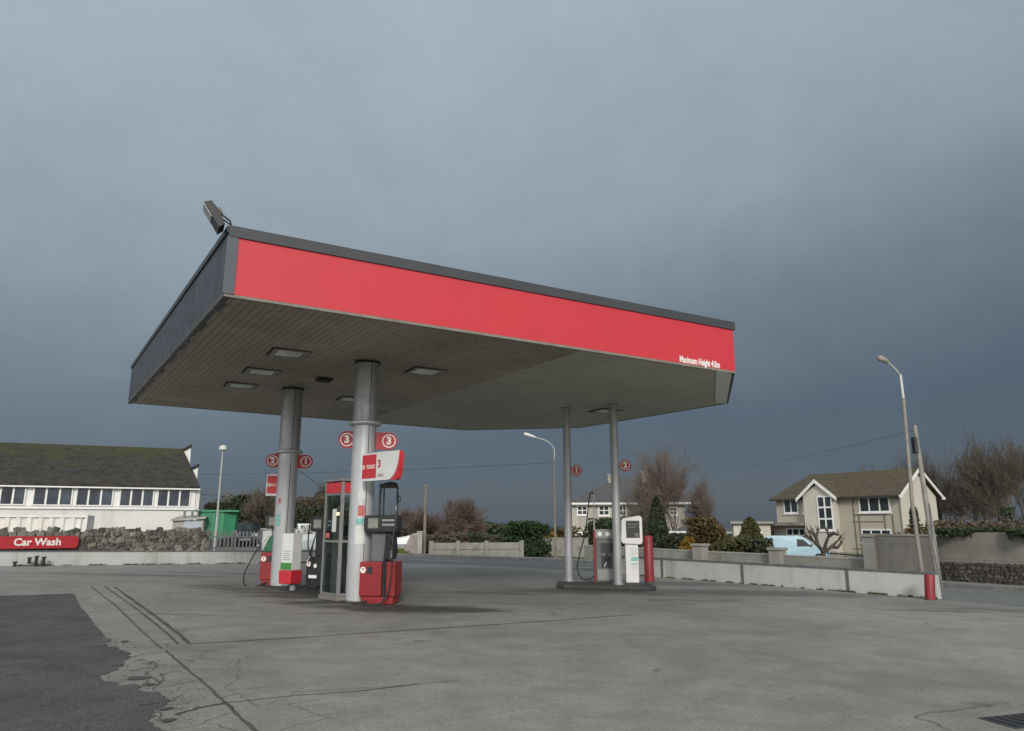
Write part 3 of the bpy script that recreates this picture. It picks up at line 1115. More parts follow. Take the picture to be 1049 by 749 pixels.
RA = R(8)
for num, px, py, c, side, lab, w, hg in (
        ('3', 355.5, 450.5, c3, -1, 'red number 3 sign left of the near column', 0.42, 0.34),
        ('3', 398.5, 452, c3, 1, 'red number 3 sign over the white wing sign, right of the near column', 0.42, 0.34),
        ('2', 279.5, 472, c2, -1, 'red number 2 sign left of the far thick column', 0.40, 0.32),
        ('1', 313.5, 473, c2, 1, 'red number 1 sign right of the far thick column', 0.40, 0.32),
        ('1', 590.5, 482, p1, 0, 'small round red number 1 sign on the slim pole', 0.3, 0.3),
        ('2', 640.5, 477, p2, 0, 'small round red number 2 sign on the slim pole', 0.3, 0.3)):
    q = at(px, py, c.y + (0.0 if side else -0.02))
    number_sign(num, q, q.z, side, lab, RA if side else R(-4), w, hg)


# wing sign
def wing_sign(p, ang, label, L=1.02, Hh=0.52, num='3'):
    t = thing('wing_sign', label, 'sign', p, ang, 'wing shaped brand signs over the pumps')
    y0, y1 = -0.05, 0.05
    h2 = Hh / 2
    arc = [(L * (0.74 + 0.26 * math.sin(a)), h2 - Hh * (1 - math.cos(a))) for a in [math.pi / 2 * k / 10 for k in range(11)]]
    pts = [(0, -h2), (L * 0.40, -h2), (L * 0.70, -h2)]
    curve = []
    for k in range(1, 11):
        tt = k / 10
        x = L * (0.70 + 0.26 * math.sin(tt * math.pi / 2))
        z = -h2 + Hh * (1 - math.cos(tt * math.pi / 2))
        curve.append((x, z))
    mb = MB()
    mb.prism([(x, y0, z) for x, z in pts + curve + [(0, h2)]], (0, y1 - y0, 0))
    mb.build('panel', M['white_paint'], t)
    mb = MB()
    mb.prism([(0.02, y0 - 0.006, -h2 + 0.05), (L * 0.39, y0 - 0.006, -h2 + 0.05), (L * 0.39, y0 - 0.006, h2 - 0.03), (0.02, y0 - 0.006, h2 - 0.03)], (0, 0.01, 0))
    mb.build('brand_panel', M['red_paint'], t)
    mb = MB()
    lower = [(L * 0.72, -h2)] + [(x + 0.012, z - 0.004) for x, z in curve]
    outer = [(L * 1.0, h2 - 0.10), (L * 0.985, -h2 * 0.2), (L * 0.94, -h2 + 0.02), (L * 0.88, -h2 - 0.01)]
    mb.prism([(x, y0 + 0.01, z) for x, z in lower + outer], (0, y1 - y0 - 0.02, 0))
    mb.build('tail_fin', M['red_paint'], t)
    mb = MB()
    text_mesh('TEXACO', 0.105, 0.004, 0.001, TR(L * 0.252, y0 - 0.008, 0.0), mb, sx=0.66)
    mb.build('lettering', M['white_letters'], t)
    mb = MB()
    mb.ring((0.06, 0.0), 0.032, 0.042, y0 - 0.011, y0 - 0.005, 20)
    em = mb.build('emblem', M['white_letters'], t)
    mb = MB()
    text_mesh('T', 0.06, 0.004, 0.003, TR(0.06, y0 - 0.008, 0.0), mb)
    mb.build('lettering', M['white_letters'], em)
    mb = MB()
    text_mesh(num, 0.2, 0.004, 0.006, TR(L * 0.47, y0 - 0.003, 0.04), mb)
    mb.build('lettering', M['red_sign'], t)
    for zz, xe in ((0.07, 0.60), (0.10, 0.58)):
        mb = MB()
        mb.box2((L * 0.43, y0 - 0.004, -h2 + zz), (L * xe, y0 - 0.001, -h2 + zz + 0.012))
        mb.build('rule_line', M['pump_grey'], t)
    mb = MB()
    mb.box2((L * 0.1, -0.03, h2 - 0.002), (L * 0.6, 0.03, h2 + 0.018))
    mb.build('mounting', M['aluminium'], t)
    return t


q = at(373.0, 479.5, c3.y - 0.46)
wing_sign(q, R(-44), 'red and white wing sign lettered TEXACO 3, over the red pump', 1.18)
q = at(273.0, 497, c2.y - 0.05)
wing_sign(q, R(12), 'red and white wing sign half hidden by the far column', 0.6, 0.5, '2')


# ------------------------------------------------------------------ fuel pumps
def lobe(r, n=16):
    return [(r * math.cos(2 * math.pi * k / n), r * math.sin(2 * math.pi * k / n)) for k in range(n)]


def hose(parent, pts, r=0.02):
    mb = MB()
    v = [Vector(p) for p in pts]
    mb.tube(resample3(v), r, 8)
    return mb.build('hose', M['rubber'], parent, smooth_shade=True)


def resample3(pts, k=8):
    out = []
    for i in range(len(pts) - 1):
        p0, p1_, p2_, p3 = pts[max(i - 1, 0)], pts[i], pts[i + 1], pts[min(i + 2, len(pts) - 1)]
        for j in range(k):
            t = j / k
            out.append(0.5 * ((2 * p1_) + (-p0 + p2_) * t + (2 * p0 - 5 * p1_ + 4 * p2_ - p3) * t * t + (-p0 + 3 * p1_ - 3 * p2_ + p3) * t ** 3))
    out.append(pts[-1])
    return out


def nozzle(parent, p, tilt=0.0, colour='black_plastic'):
    T = Matrix.Translation(p) @ Matrix.Rotation(tilt, 4, 'Y')
    mb = MB()
    mb.tube([(0, 0, 0.16), (0, 0, 0.02), (0.01, 0, -0.08)], [0.022, 0.03, 0.026], 10, M=T)
    mb.tube([(0.02, 0, 0.06), (0.075, 0, 0.03), (0.07, 0, -0.06), (0.015, 0, -0.08)], 0.009, 6, M=T)
    nz = mb.build('nozzle', M[colour], parent)
    mb = MB()
    mb.tube([(0.01, 0, -0.07), (0.0, 0, -0.14), (-0.03, 0, -0.22)], 0.013, 8, M=T)
    mb.build('spout', M['lamp_lens'], nz)
    return nz


def make_pump(p, ang, label, body, boot=None, badge=True):
    t = thing('fuel_pump', label, 'fuel pump', p, ang, 'fuel pumps under the canopy')
    mb = MB()
    mb.box2((-0.36, -0.22, 0.0), (0.36, 0.26, 0.14))
    mb.build('plinth', M[body], t, bevel=0.015)
    mb = MB()
    mb.box2((-0.40, -0.25, 0.145), (0.10, 0.28, 0.82))
    mb.build('cabinet', M[body], t, bevel=0.025)
    mb = MB()
    mb.box2((0.20, -0.25, 0.145), (0.40, 0.28, 0.82))
    mb.build('cabinet', M[body], t, bevel=0.025)
    mb = MB()
    mb.box2((0.102, -0.20, 0.142), (0.198, 0.24, 0.84))
    mb.build('hose_channel', M['black_plastic'], t)
    if badge:
        mb = MB()
        mb.disc((-0.32, 0.66), 0.062, -0.256, -0.249, 22)
        bd = mb.build('badge', M['white_letters'], t)
        mb = MB()
        text_mesh('T', 0.085, 0.004, 0.004, TR(-0.32, -0.258, 0.66), mb)
        mb.build('lettering', M['red_sign'], bd)
        mb = MB()
        mb.box2((-0.225, -0.254, 0.58), (-0.11, -0.249, 0.72))
        mb.build('lock_plate', M['black_plastic'], t)
    mb = MB()
    mb.box2((-0.20, -0.10, 0.822), (0.12, 0.18, 1.40))
    mb.build('stem', M['pump_grey' if body != 'black_pump' else 'black_pump'], t, bevel=0.01)
    mb = MB()
    mb.prism([(0.125, -0.17, 0.86), (0.30, -0.17, 0.86), (0.34, -0.17, 1.02), (0.30, -0.17, 1.34), (0.125, -0.17, 1.38)], (0, 0.30, 0))
    mb.build('nozzle_boot', M[boot or 'black_plastic'], t, bevel=0.015)
    if boot:
        mb = MB()
        mb.prism([(-0.38, -0.24, 0.822), (0.1, -0.24, 0.822), (0.06, -0.24, 1.22), (-0.2, -0.24, 1.22)], (0, 0.4, 0))
        mb.build('nozzle_boot', M[boot], t, bevel=0.02)
    mb = MB()
    mb.prism([(-0.33, -0.22, 1.40), (0.37, -0.22, 1.40), (0.40, -0.22, 1.46), (0.40, -0.22, 1.70), (0.37, -0.22, 1.74), (-0.33, -0.22, 1.74), (-0.36, -0.22, 1.70), (-0.36, -0.22, 1.46)], (0, 0.40, 0))
    hd = mb.build('display_head', M['black_plastic'], t, bevel=0.02)
    mb = MB()
    mb.box2((-0.26, -0.228, 1.48), (-0.03, -0.219, 1.68))
    mb.build('display', M['lcd'], hd)
    mb = MB()
    mb.box2((0.06, -0.228, 1.53), (0.34, -0.219, 1.57))
    mb.box2((0.06, -0.228, 1.62), (0.34, -0.219, 1.66))
    mb.build('price_slot', M['pump_light'], hd)
    mb = MB()
    mb.tube(resample3([Vector(v) for v in ((-0.08, 0.0, 1.70), (-0.08, 0.0, 2.18), (-0.04, 0.0, 2.34), (0.10, 0.0, 2.40), (0.28, 0.0, 2.38), (0.33, -0.02, 2.26))]), 0.026, 8)
    mb.tube([(0.0, 0.02, 1.70), (0.0, 0.02, 2.33)], 0.02, 8)
    mb.box2((-0.10, -0.02, 2.30), (0.30, 0.05, 2.39))
    mb.build('hose_mast', M['black_plastic'], t)
    nozzle(t, (0.335, -0.04, 2.08), 0.0)
    return t


rp = thing
q3 = gp(388.5, 620)
P3 = make_pump(Vector((q3.x - 0.02, q3.y + 0.16, H(q3.x, q3.y) + 0.02)), R(-8), 'red fuel pump with black display head beside the near column', 'pump_red')
P3.scale = (0.86, 0.9, 0.93)
hose(P3, [(0.335, -0.04, 2.22), (0.345, -0.06, 1.8), (0.34, -0.28, 1.3), (0.34, -0.32, 0.7), (0.30, -0.36, 0.25), (0.16, -0.42, 0.035), (-0.12, -0.46, 0.022), (-0.42, -0.42, 0.022), (-0.46, -0.32, 0.022), (-0.2, -0.28, 0.06)])
hose(P3, [(0.15, -0.10, 1.36), (0.18, -0.27, 1.22), (0.15, -0.27, 0.8), (0.15, -0.26, 0.3), (0.2, -0.34, 0.1)], 0.016)
nozzle(P3, (0.26, -0.2, 1.12), R(-14))

qb = gp(321, 609)
PB = make_pump(Vector((qb.x + 0.22, qb.y + 0.05, H(qb.x, qb.y) + 0.03)), R(-24), 'black fuel pump half hidden behind the glass payment booth', 'black_pump')
PB.scale = (0.86, 0.9, 0.90)
hose(PB, [(-0.06, -0.02, 2.34), (-0.3, -0.1, 2.3), (-0.37, -0.14, 2.1), (-0.40, -0.2, 1.6), (-0.36, -0.27, 1.1), (-0.28, -0.28, 0.9)], 0.018)
hose(PB, [(0.30, -0.06, 2.3), (0.36, -0.26, 1.7), (0.33, -0.34, 1.0), (0.28, -0.34, 0.5), (0.1, -0.34, 0.2), (-0.2, -0.33, 0.16), (-0.34, -0.3, 0.3)], 0.02)
hose(PB, [(-0.10, -0.24, 1.42), (-0.16, -0.3, 1.2), (-0.22, -0.3, 0.9), (-0.16, -0.29, 0.6)], 0.016)
nozzle(PB, (-0.24, -0.3, 0.92), R(18))
mb = MB()
mb.box2((-0.14, -0.26, 0.825), (0.12, -0.105, 1.395))
mb.build('hose_cover', M['black_plastic'], PB, bevel=0.015)
mb = MB()
mb.disc((-0.12, 0.62), 0.05, -0.256, -0.249, 20)
mb.build('badge', M['white_letters'], PB)
mb = MB()
mb.box2((-0.3, -0.256, 0.34), (-0.06, -0.25, 0.41))
mb.build('grade_label', M['white_letters'], PB)

ql = gp(273, 601)
PL = make_pump(Vector((ql.x + 0.2, ql.y + 0.12, H(ql.x, ql.y) + 0.02)), R(4), 'red fuel pump with green nozzle cover behind the far thick column', 'pump_red', 'green_plastic')
PL.scale = (0.9, 0.9, 0.93)
hose(PL, [(-0.30, -0.22, 1.16), (-0.42, -0.3, 1.02), (-0.62, -0.34, 0.62), (-0.76, -0.34, 0.28), (-0.74, -0.34, 0.06), (-0.58, -0.34, -0.02), (-0.36, -0.32, 0.03), (-0.2, -0.25, 0.1)], 0.018)
nozzle(PL, (-0.34, -0.28, 1.12), R(40), 'lamp_lens')
hose(PL, [(0.12, -0.1, 1.4), (0.14, -0.25, 1.2), (0.1, -0.26, 0.9)], 0.015)

# grey pump on the far island
qg = gp(622, 601.5)
PG = thing('fuel_pump', 'squat grey fuel pump with red edge between the two slim poles', 'fuel pump', (qg.x + 0.06, qg.y + 0.22, H(qg.x, qg.y) + IZ + 0.012), R(-4), 'fuel pumps under the canopy')
mb = MB()
mb.box2((-0.34, -0.24, 0.0), (0.36, 0.26, 1.15))
mb.build('cabinet', M['pump_grey'], PG, bevel=0.02)
mb = MB()
mb.box2((-0.36, -0.25, 1.155), (0.38, 0.27, 1.42))
hd = mb.build('display_head', M['pump_light'], PG, bevel=0.025)
for x in (-0.22, 0.0):
    mb = MB()
    mb.disc((x, 1.29), 0.065, -0.262, -0.248, 20)
    mb.build('grade_badge', M['white_letters'], hd)
mb = MB()
mb.box2((-0.39, -0.25, 0.0), (-0.345, 0.26, 1.40))
mb.build('side_panel', M['pump_red'], PG)
mb = MB()
mb.box2((-0.2, -0.252, 0.78), (0.14, -0.243, 1.04))
mb.build('display', M['screen'], PG)
mb = MB()
mb.box2((-0.18, -0.27, 0.40), (0.08, -0.242, 0.70))
nb = mb.build('nozzle_boot', M['black_plastic'], PG, bevel=0.01)
mb = MB()
mb.box2((-0.30, -0.246, 0.06), (0.32, -0.2415, 0.34))
mb.build('lower_panel', M['pump_light'], PG)
nozzle(PG, (-0.05, -0.29, 0.62), R(10))
mb = MB()
mb.box2((0.20, -0.262, 0.2), (0.34, -0.242, 1.12))
mb.build('hose_channel', M['black_plastic'], PG)
nozzle(PG, (0.27, -0.29, 0.8), R(-8))
mb = MB()
mb.tube([(-0.36, 0.0, 0.3), (-0.36, 0.0, 1.5), (-0.35, 0.0, 2.45)], [0.018, 0.016, 0.012], 8)
mb.build('hose_mast', M['lamp_white'], PG)
hose(PG, [(-0.35, 0.0, 2.40), (-0.44, -0.05, 2.42), (-0.52, -0.1, 2.0), (-0.62, -0.15, 1.3), (-0.80, -0.2, 0.7), (-0.86, -0.22, 0.35), (-0.74, -0.24, 0.10), (-0.52, -0.24, 0.08), (-0.36, -0.2, 0.2)], 0.017)

PG.scale = (0.94, 0.94, 0.95)
# white payment terminal on the far island
qt = gp(647.5, 601.5)
t = thing('payment_terminal', 'white rounded payment terminal with dark screen on the far island', 'payment terminal', (qt.x, qt.y - 0.1, H(qt.x, qt.y) + IZ + 0.012), R(-6))
mb = MB()
mb.box2((-0.17, -0.14, 0.0), (0.17, 0.16, 1.0))
mb.build('pedestal', M['white_paint'], t, bevel=0.02)
mb = MB()
pts = []
for cx_, cz_, a0 in ((0.20, 1.06, -90), (0.20, 1.62, 0), (-0.16, 1.56, 90), (-0.18, 1.08, 180)):
    for k in range(6):
        a = R(a0 + 18 * k)
        pts.append((cx_ + 0.09 * math.cos(a), -0.2, cz_ + 0.09 * math.sin(a)))
mb.prism(pts, (0, 0.40, 0))
hd = mb.build('screen_housing', M['white_paint'], t, bevel=0.015)
mb = MB()
mb.box2((-0.13, -0.208, 1.14), (0.22, -0.199, 1.58))
mb.build('screen', M['screen'], hd)
mb = MB()
mb.box2((-0.09, -0.212, 1.47), (0.18, -0.207, 1.50))
mb.box2((-0.09, -0.212, 1.40), (0.12, -0.207, 1.43))
mb.box2((0.08, -0.212, 1.17), (0.2, -0.207, 1.27))
mb.build('card_reader', M['pump_grey'], hd)
mb = MB()
mb.box2((-0.30, -0.10, 1.26), (-0.24, 0.1, 1.44))
mb.build('side_reader', M['black_plastic'], t)
for z, hh, m in ((0.80, 0.2, 'sticker_paper'), (0.60, 0.10, 'sticker_teal'), (0.42, 0.14, 'sticker_paper')):
    mb = MB()
    mb.box2((-0.02, -0.146, z - hh / 2), (0.15, -0.139, z + hh / 2))
    mb.build('notice', M[m], t)
mb = MB()
mb.box2((-0.02, -0.149, 0.47), (0.15, -0.145, 0.49))
mb.build('notice', M['green_stripe'], t)


# red bollards
def bollard(p, h, r, label, lean=0.0, z=None):
    t = thing('bollard', label, 'bollard', (p.x, p.y, (H(p.x, p.y) + 0.012) if z is None else z), 0, 'round red bollards')
    t.rotation_euler = (0, lean, 0)
    mb = MB()
    mb.tube([(0, 0, 0), (0, 0, h - 0.03), (0, 0, h)], [r, r, r * 0.82], 24)
    mb.build('post', M['red_bollard'], t, smooth_shade=True)
    mb = MB()
    mb.cyl((0, 0, -0.01), (0, 0, 0.02), r * 1.12, r * 1.05, 24)
    mb.build('base_ring', M['kerb_black'], t, smooth_shade=True)


qq = gp(662.5, 601.5)
bollard(qq + Vector((0.06, -0.12, 0)), 1.2, 0.125, 'tall red bollard on the island beside the white terminal', 0, H(qq.x, qq.y) + IZ + 0.012)
qq = gp(953.0, 615.5)
bollard(qq, 0.58, 0.11, 'short red bollard at the end of the low white wall', R(5))

# white payment cabinet at the second column
qc = gp(297.5, 606.5)
t = thing('payment_cabinet', 'white payment cabinet on a red base in front of the far thick column', 'payment cabinet', (qc.x, qc.y - 0.1, H(qc.x, qc.y) + 0.02), R(-33))
mb = MB()
mb.cyl((0.05, 0.05, 0), (0.05, 0.05, 0.14), 0.07, 0.07, 14)
mb.build('foot', M['grey_steel'], t)
mb = MB()
mb.prism([(-0.19, -0.15, 0.16), (0.17, -0.15, 0.16), (0.20, -0.15, 0.44), (-0.21, -0.15, 0.44)], (0, 0.32, 0))
mb.build('base_bin', M['red_paint'], t, bevel=0.02)
mb = MB()
mb.box2((-0.185, -0.12, 0.445), (0.165, 0.14, 1.22))
mb.build('housing', M['white_paint'], t, bevel=0.015)
mb = MB()
mb.box2((-0.18, -0.126, 0.46), (0.16, -0.118, 0.60))
mb.build('base_stripe', M['green_stripe'], t)
mb = MB()
for k in range(5):
    mb.box2((-0.13, -0.1245, 0.66 + 0.045 * k), (0.11 - 0.05 * (k % 2), -0.119, 0.672 + 0.045 * k))
mb.build('notice', M['pump_light'], t)
mb = MB()
mb.cyl((0.08, 0.05, 1.215), (0.08, 0.05, 1.28), 0.05, 0.045, 12)
mb.build('aerial_cap', M['grey_steel'], t)

# glass payment booth
qk = gp(345, 618)
ua = math.atan2(0.66, 0.75)
t = thing('payment_booth', 'narrow glass payment booth with red top band behind the near column', 'booth', (qk.x, qk.y, H(qk.x, qk.y) + 0.03), ua)
W_, Dp, Hb = 0.66, 0.70, 2.25
mb = MB()
mb.box2((-0.02, -0.02, 0.0), (W_ + 0.02, Dp + 0.02, 0.09))
mb.build('floor_plinth', M['concrete_dark'], t, bevel=0.01)
for x in (0.0, W_ - 0.06):
    for y in (0.0, Dp - 0.06):
        mb = MB()
        mb.box2((x, y, 0.092), (x + 0.06, y + 0.06, Hb - 0.0))
        mb.build('corner_post', M['booth_frame'], t, bevel=0.006)
for a, b in (((0.062, 0.012, 0.12), (W_ - 0.062, 0.022, 1.99)), ((0.012, 0.062, 0.12), (0.022, Dp - 0.062, 1.99)), ((W_ - 0.022, 0.062, 0.12), (W_ - 0.012, Dp - 0.062, 1.99)), ((0.062, Dp - 0.022, 0.12), (W_ - 0.062, Dp - 0.012, 1.99))):
    mb = MB()
    mb.box2(a, b)
    mb.build('glass_pane', M['booth_glass'], t)
mb = MB()
for z in (0.095, 1.08, 1.985):
    mb = MB()
    mb.box2((0.063, 0.005, z), (W_ - 0.063, 0.05, z + 0.045))
    mb.box2((0.005, 0.063, z), (0.05, Dp - 0.063, z + 0.045))
    mb.box2((W_ - 0.05, 0.063, z), (W_ - 0.005, Dp - 0.063, z + 0.045))
    mb.build('rail', M['booth_frame'], t)
mb = MB()
mb.box2((0.063, -0.008, 2.03), (W_ - 0.063, Dp - 0.003, 2.23))
mb.box2((-0.008, 0.063, 2.03), (0.062, Dp - 0.063, 2.23))
mb.box2((W_ - 0.062, 0.063, 2.03), (W_ + 0.008, Dp - 0.063, 2.23))
mb.build('header_band', M['red_paint'], t)
mb = MB()
mb.box2((-0.03, -0.03, Hb + 0.002), (W_ + 0.03, Dp + 0.03, Hb + 0.05))
mb.build('roof', M['booth_frame'], t, bevel=0.01)
mb = MB()
mb.box2((0.18, Dp - 0.30, 0.1), (W_ - 0.08, Dp - 0.06, 1.55))
cab = mb.build('card_machine', M['pump_grey'], t, bevel=0.01)
mb = MB()
mb.box2((0.24, Dp - 0.31, 1.2), (0.42, Dp - 0.298, 1.42))
mb.build('display', M['screen'], cab)
mb = MB()
mb.cyl((0.14, Dp - 0.3, 1.60), (0.14, Dp - 0.3, 1.66), 0.035, 0.035, 10)
mb.build('lamp', M['warm_lamp'], cab)  # no real lamp: added glow imitating shop lights reflected in the glass
mb = MB()
mb.box2((0.009, 0.2, 1.28), (0.0125, 0.36, 1.72))
mb.build('notice', M['sticker_paper'], t)
mb = MB()
mb.box2((0.009, 0.45, 1.16), (0.0125, 0.6, 1.26))
mb.build('notice', M['sticker_red'], t)

# ------------------------------------------------------------------ low white forecourt walls


def wall_run(name, pts, h, th, m, label, cat='wall', cap=None, cap_h=0.05, dividers=None, zoff=0.0):
    p0 = Vector((pts[0][0], pts[0][1], 0))
    t = thing(name, label, cat, (p0.x, p0.y, H(p0.x, p0.y)), 0)
    mb = MB()
    mc = MB()
    for a, b in zip(pts[:-1], pts[1:]):
        a, b = Vector(a), Vector(b)
        L = (b - a).length
        nseg = max(1, int(L / 2.5))
        for k in range(nseg):
            s, e = a.lerp(b, k / nseg), a.lerp(b, (k + 1) / nseg)
            d = (e - s).normalized()
            nn = Vector((-d.y, d.x)) * th / 2
            zs, ze = H(s.x, s.y) - 0.25, H(e.x, e.y) - 0.25
            o_ = Vector((p0.x, p0.y, H(p0.x, p0.y)))

            def blk(mb_, w, za, zb):
                q = []
                for (pt, z) in ((s, zs), (e, ze)):
                    for sg in (-1, 1):
                        for zz in (za, zb):
                            q.append(Vector((pt.x + nn.x * sg * w, pt.y + nn.y * sg * w, z + 0.25 + zz)) - o_)
                mb_.add(q, [(0, 1, 3, 2), (4, 6, 7, 5), (0, 4, 5, 1), (2, 3, 7, 6), (1, 5, 7, 3), (0, 2, 6, 4)])
            blk(mb, 1.0, -0.2, h)
            if cap:
                blk(mc, 1.15, h + 0.002, h + cap_h)
    mb.build('masonry', M[m], t)
    if cap:
        mc.build('coping', M[cap], t)
    if dividers:
        for (x, y, ang) in dividers:
            md = MB()
            md.box((x - p0.x, y - p0.y, H(x, y) - H(p0.x, p0.y) + h / 2 + 0.012), (0.07, th + 0.05, h + 0.06), ang)
            md.build('joint_post', M['wall_cap'], t)
    return t


lw0 = gp(-260, 583.5)
lwa, lwb, lwc = gp(0, 580.5), gp(262, 577.6), gp(352, 576.5)
ul = (lwb - lwa).to_2d().normalized()
lw_pts = [tuple((lwa.to_2d() - ul * 14)), tuple(lwa.to_2d()), tuple(lwb.to_2d()), tuple(lwb.to_2d() + ul * 5.5)]
wall_run('forecourt_wall', lw_pts, 0.43, 0.22, 'wall_white', 'long low white wall below the car wash sign and rubble wall', cap='wall_cap', cap_h=0.035)
rwa, rwb = gp(655, 590), gp(963, 614.0)
ur = (rwb - rwa).to_2d().normalized()
dv = []
for px in (681, 763, 870):
    d = ray(px, 590)
    nrw = Vector((-ur.y, ur.x, 0))
    tt = (rwa - EYEP).dot(nrw) / d.dot(nrw)
    q = EYEP + d * tt
    dv.append((q.x, q.y, math.atan2(ur.y, ur.x)))
wall_run('forecourt_wall', [tuple(rwa.to_2d() - ur * 1.5), tuple(rwb.to_2d())], 0.56, 0.22, 'wall_white', 'low pale wall in sections running to the short red bollard', cap='wall_cap', cap_h=0.05, dividers=dv)
# small vent pipe on that wall
q = at(791, 593.5, 21.8)
t = thing('wall_tap', 'small bent pipe fitting sticking out of the low pale wall', 'pipe', (q.x, q.y, q.z), 0)
mb = MB()
mb.tube(resample3([Vector((0.1, 0.25, 0.06)), Vector((-0.02, -0.02, 0.09)), Vector((-0.08, -0.08, 0.06)), Vector((-0.06, -0.1, -0.02))]), 0.04, 8)
mb.build('bend', M['black_plastic'], t, smooth_shade=True)
mb = MB()
mb.tube([(-0.06, -0.1, -0.02), (0.02, -0.12, -0.12), (0.09, -0.12, -0.20)], [0.045, 0.045, 0.03], 8)
mb.build('outlet', M['white_paint'], t, smooth_shade=True)
# pipe stubs in front of the left wall
for k, (px, py, hh, lab) in enumerate(((30, 575, 0.16, 'small dark pipe clip on the low white wall under the car wash sign'), (37, 576, 0.30, 'tallest of the dark pipe stubs on the low white wall'), (44.5, 576, 0.26, 'capped dark pipe stub on the low white wall, farthest from the sign end'), (15, 579, 0.14, 'dark lump of pipe at the foot of the low white wall'))):
    d = ray(px, py)
    nl = Vector((-ul.y, ul.x, 0))
    tt = (lwa - EYEP).dot(nl) / d.dot(nl)
    q = EYEP + d * (tt * 0.985)
    t = thing('pipe_stub', lab, 'pipe', (q.x, q.y, q.z), 0, 'pipe stubs on the low white wall')
    mb = MB()
    mb.cyl((0, 0, -hh / 2), (0, 0, hh / 2), 0.045, 0.045, 10)
    mb.cyl((0, 0, 0), (nl.x * 0.3, nl.y * 0.3, 0), 0.03, 0.03, 8)
    mb.build('pipe', M['black_plastic'], t)
    mb = MB()
    mb.cyl((0, 0, hh / 2), (0, 0, hh / 2 + 0.04), 0.07, 0.06, 10)
    mb.build('cap', M['cast_iron'], t)

# weeds and moss at the foot of the low walls
gr = MB()
rng = random.Random(15)
for (a, b, side, cnt) in ((lwa.to_2d() - ul * 8, lwb.to_2d() + ul * 4, 1, 5200), (rwa.to_2d(), rwb.to_2d(), 1, 2600)):
    dd = (b - a).normalized()
    nn = Vector((dd.y, -dd.x))
    for _ in range(cnt):
        f = rng.random()
        if noise.noise(Vector((f * 40, 2.0, a.x))) < -0.12 + 0.35 * rng.random():
            continue
        p = a.lerp(b, f) + nn * (0.125 + 0.05 * rng.random() ** 2)
        hh = rng.uniform(0.02, 0.07)
        t_ = rng.uniform(0, 6.28)
        zz = H(p.x, p.y) + 0.012
        n_ = len(gr.v)
        gr.v += [Vector((p.x - 0.012 * math.cos(t_), p.y - 0.012 * math.sin(t_), zz)), Vector((p.x + 0.012 * math.cos(t_), p.y + 0.012 * math.sin(t_), zz)), Vector((p.x + rng.gauss(0, .02), p.y + rng.gauss(0, .02), zz + hh))]
        gr.f.append([n_, n_ + 1, n_ + 2])
tag(gr.build('weeds', M['leaf_olive']), 'thin weeds growing along the foot of the low walls', 'weeds', kind='stuff')

# ================================================================== LEFT SIDE
nl = Vector((-ul.y, ul.x, 0))                 # away from the camera, behind the low wall
ul3 = Vector((ul.x, ul.y, 0))


class Facade:
    """vertical plane through p0 along u; pixel -> local (x along u, z above base)"""

    def __init__(self, p0, u, zb):
        self.p0 = Vector((p0.x, p0.y, zb))
        self.u = Vector((u[0], u[1], 0)).normalized()
        self.rz = math.atan2(self.u.y, self.u.x)

    def at(self, px, py):
        s, z = on_wall(px, py, self.p0, self.u)
        return s, z - self.p0.z

    def rect(self, x0, y0, x1, y1):
        xm, ym = (x0 + x1) / 2, (y0 + y1) / 2
        a, b = self.at(x0, ym)[0], self.at(x1, ym)[0]
        c, d = self.at(xm, y0)[1], self.at(xm, y1)[1]
        return a, d, b, c                       # x0, z0, x1, z1


def window(parent, a, z0, b, z1, nx=1, nz=1, fw=0.07, glass='glass_dark', frame='frame_white', y=-0.06, mull=None, sill=True):
    mb = MB()
    mb.box2((a, y, z0), (a + fw, 0.02, z1))
    mb.box2((b - fw, y, z0), (b, 0.02, z1))
    mb.box2((a + fw, y, z1 - fw), (b - fw, 0.02, z1))
    mb.box2((a + fw, y, z0), (b - fw, 0.02, z0 + fw))
    mw = mull or fw * 0.7
    for k in range(1, nx):
        x = a + (b - a) * k / nx
        mb.box2((x - mw / 2, y + 0.005, z0 + fw), (x + mw / 2, 0.015, z1 - fw))
    for k in range(1, nz):
        z = z0 + (z1 - z0) * k / nz
        mb.box2((a + fw, y + 0.008, z - mw / 2), (b - fw, 0.012, z + mw / 2))
    w = mb.build('window', M[frame], parent)
    mb = MB()
    mb.box2((a + fw * 0.9, y + 0.03, z0 + fw * 0.9), (b - fw * 0.9, y + 0.045, z1 - fw * 0.9))
    mb.build('pane', M[glass], w)
    if sill:
        mb = MB()
        mb.box2((a - 0.06, y - 0.06, z0 - 0.09), (b + 0.06, 0.0, z0 - 0.004))
        mb.build('sill', M[frame], w)
    return w


# --- rubble stone wall
wp0 = lwa + nl * 2.4
fw_ = Facade(wp0, ul, H(wp0.x, wp0.y))
sr, _z = fw_.at(212, 560)
t = thing('rubble_wall', 'grey rubble stone wall with jagged top behind the low white wall', 'wall', (wp0.x, wp0.y, fw_.p0.z), fw_.rz)
mb = MB()
HW_ = fw_.at(100, 547.5)[1]
mb.box2((-14, 0.10, -0.3), (sr - 0.05, 0.55, HW_))
mb.build('core', M['concrete_dark'], t)
mb = MB()
rng = random.Random(3)


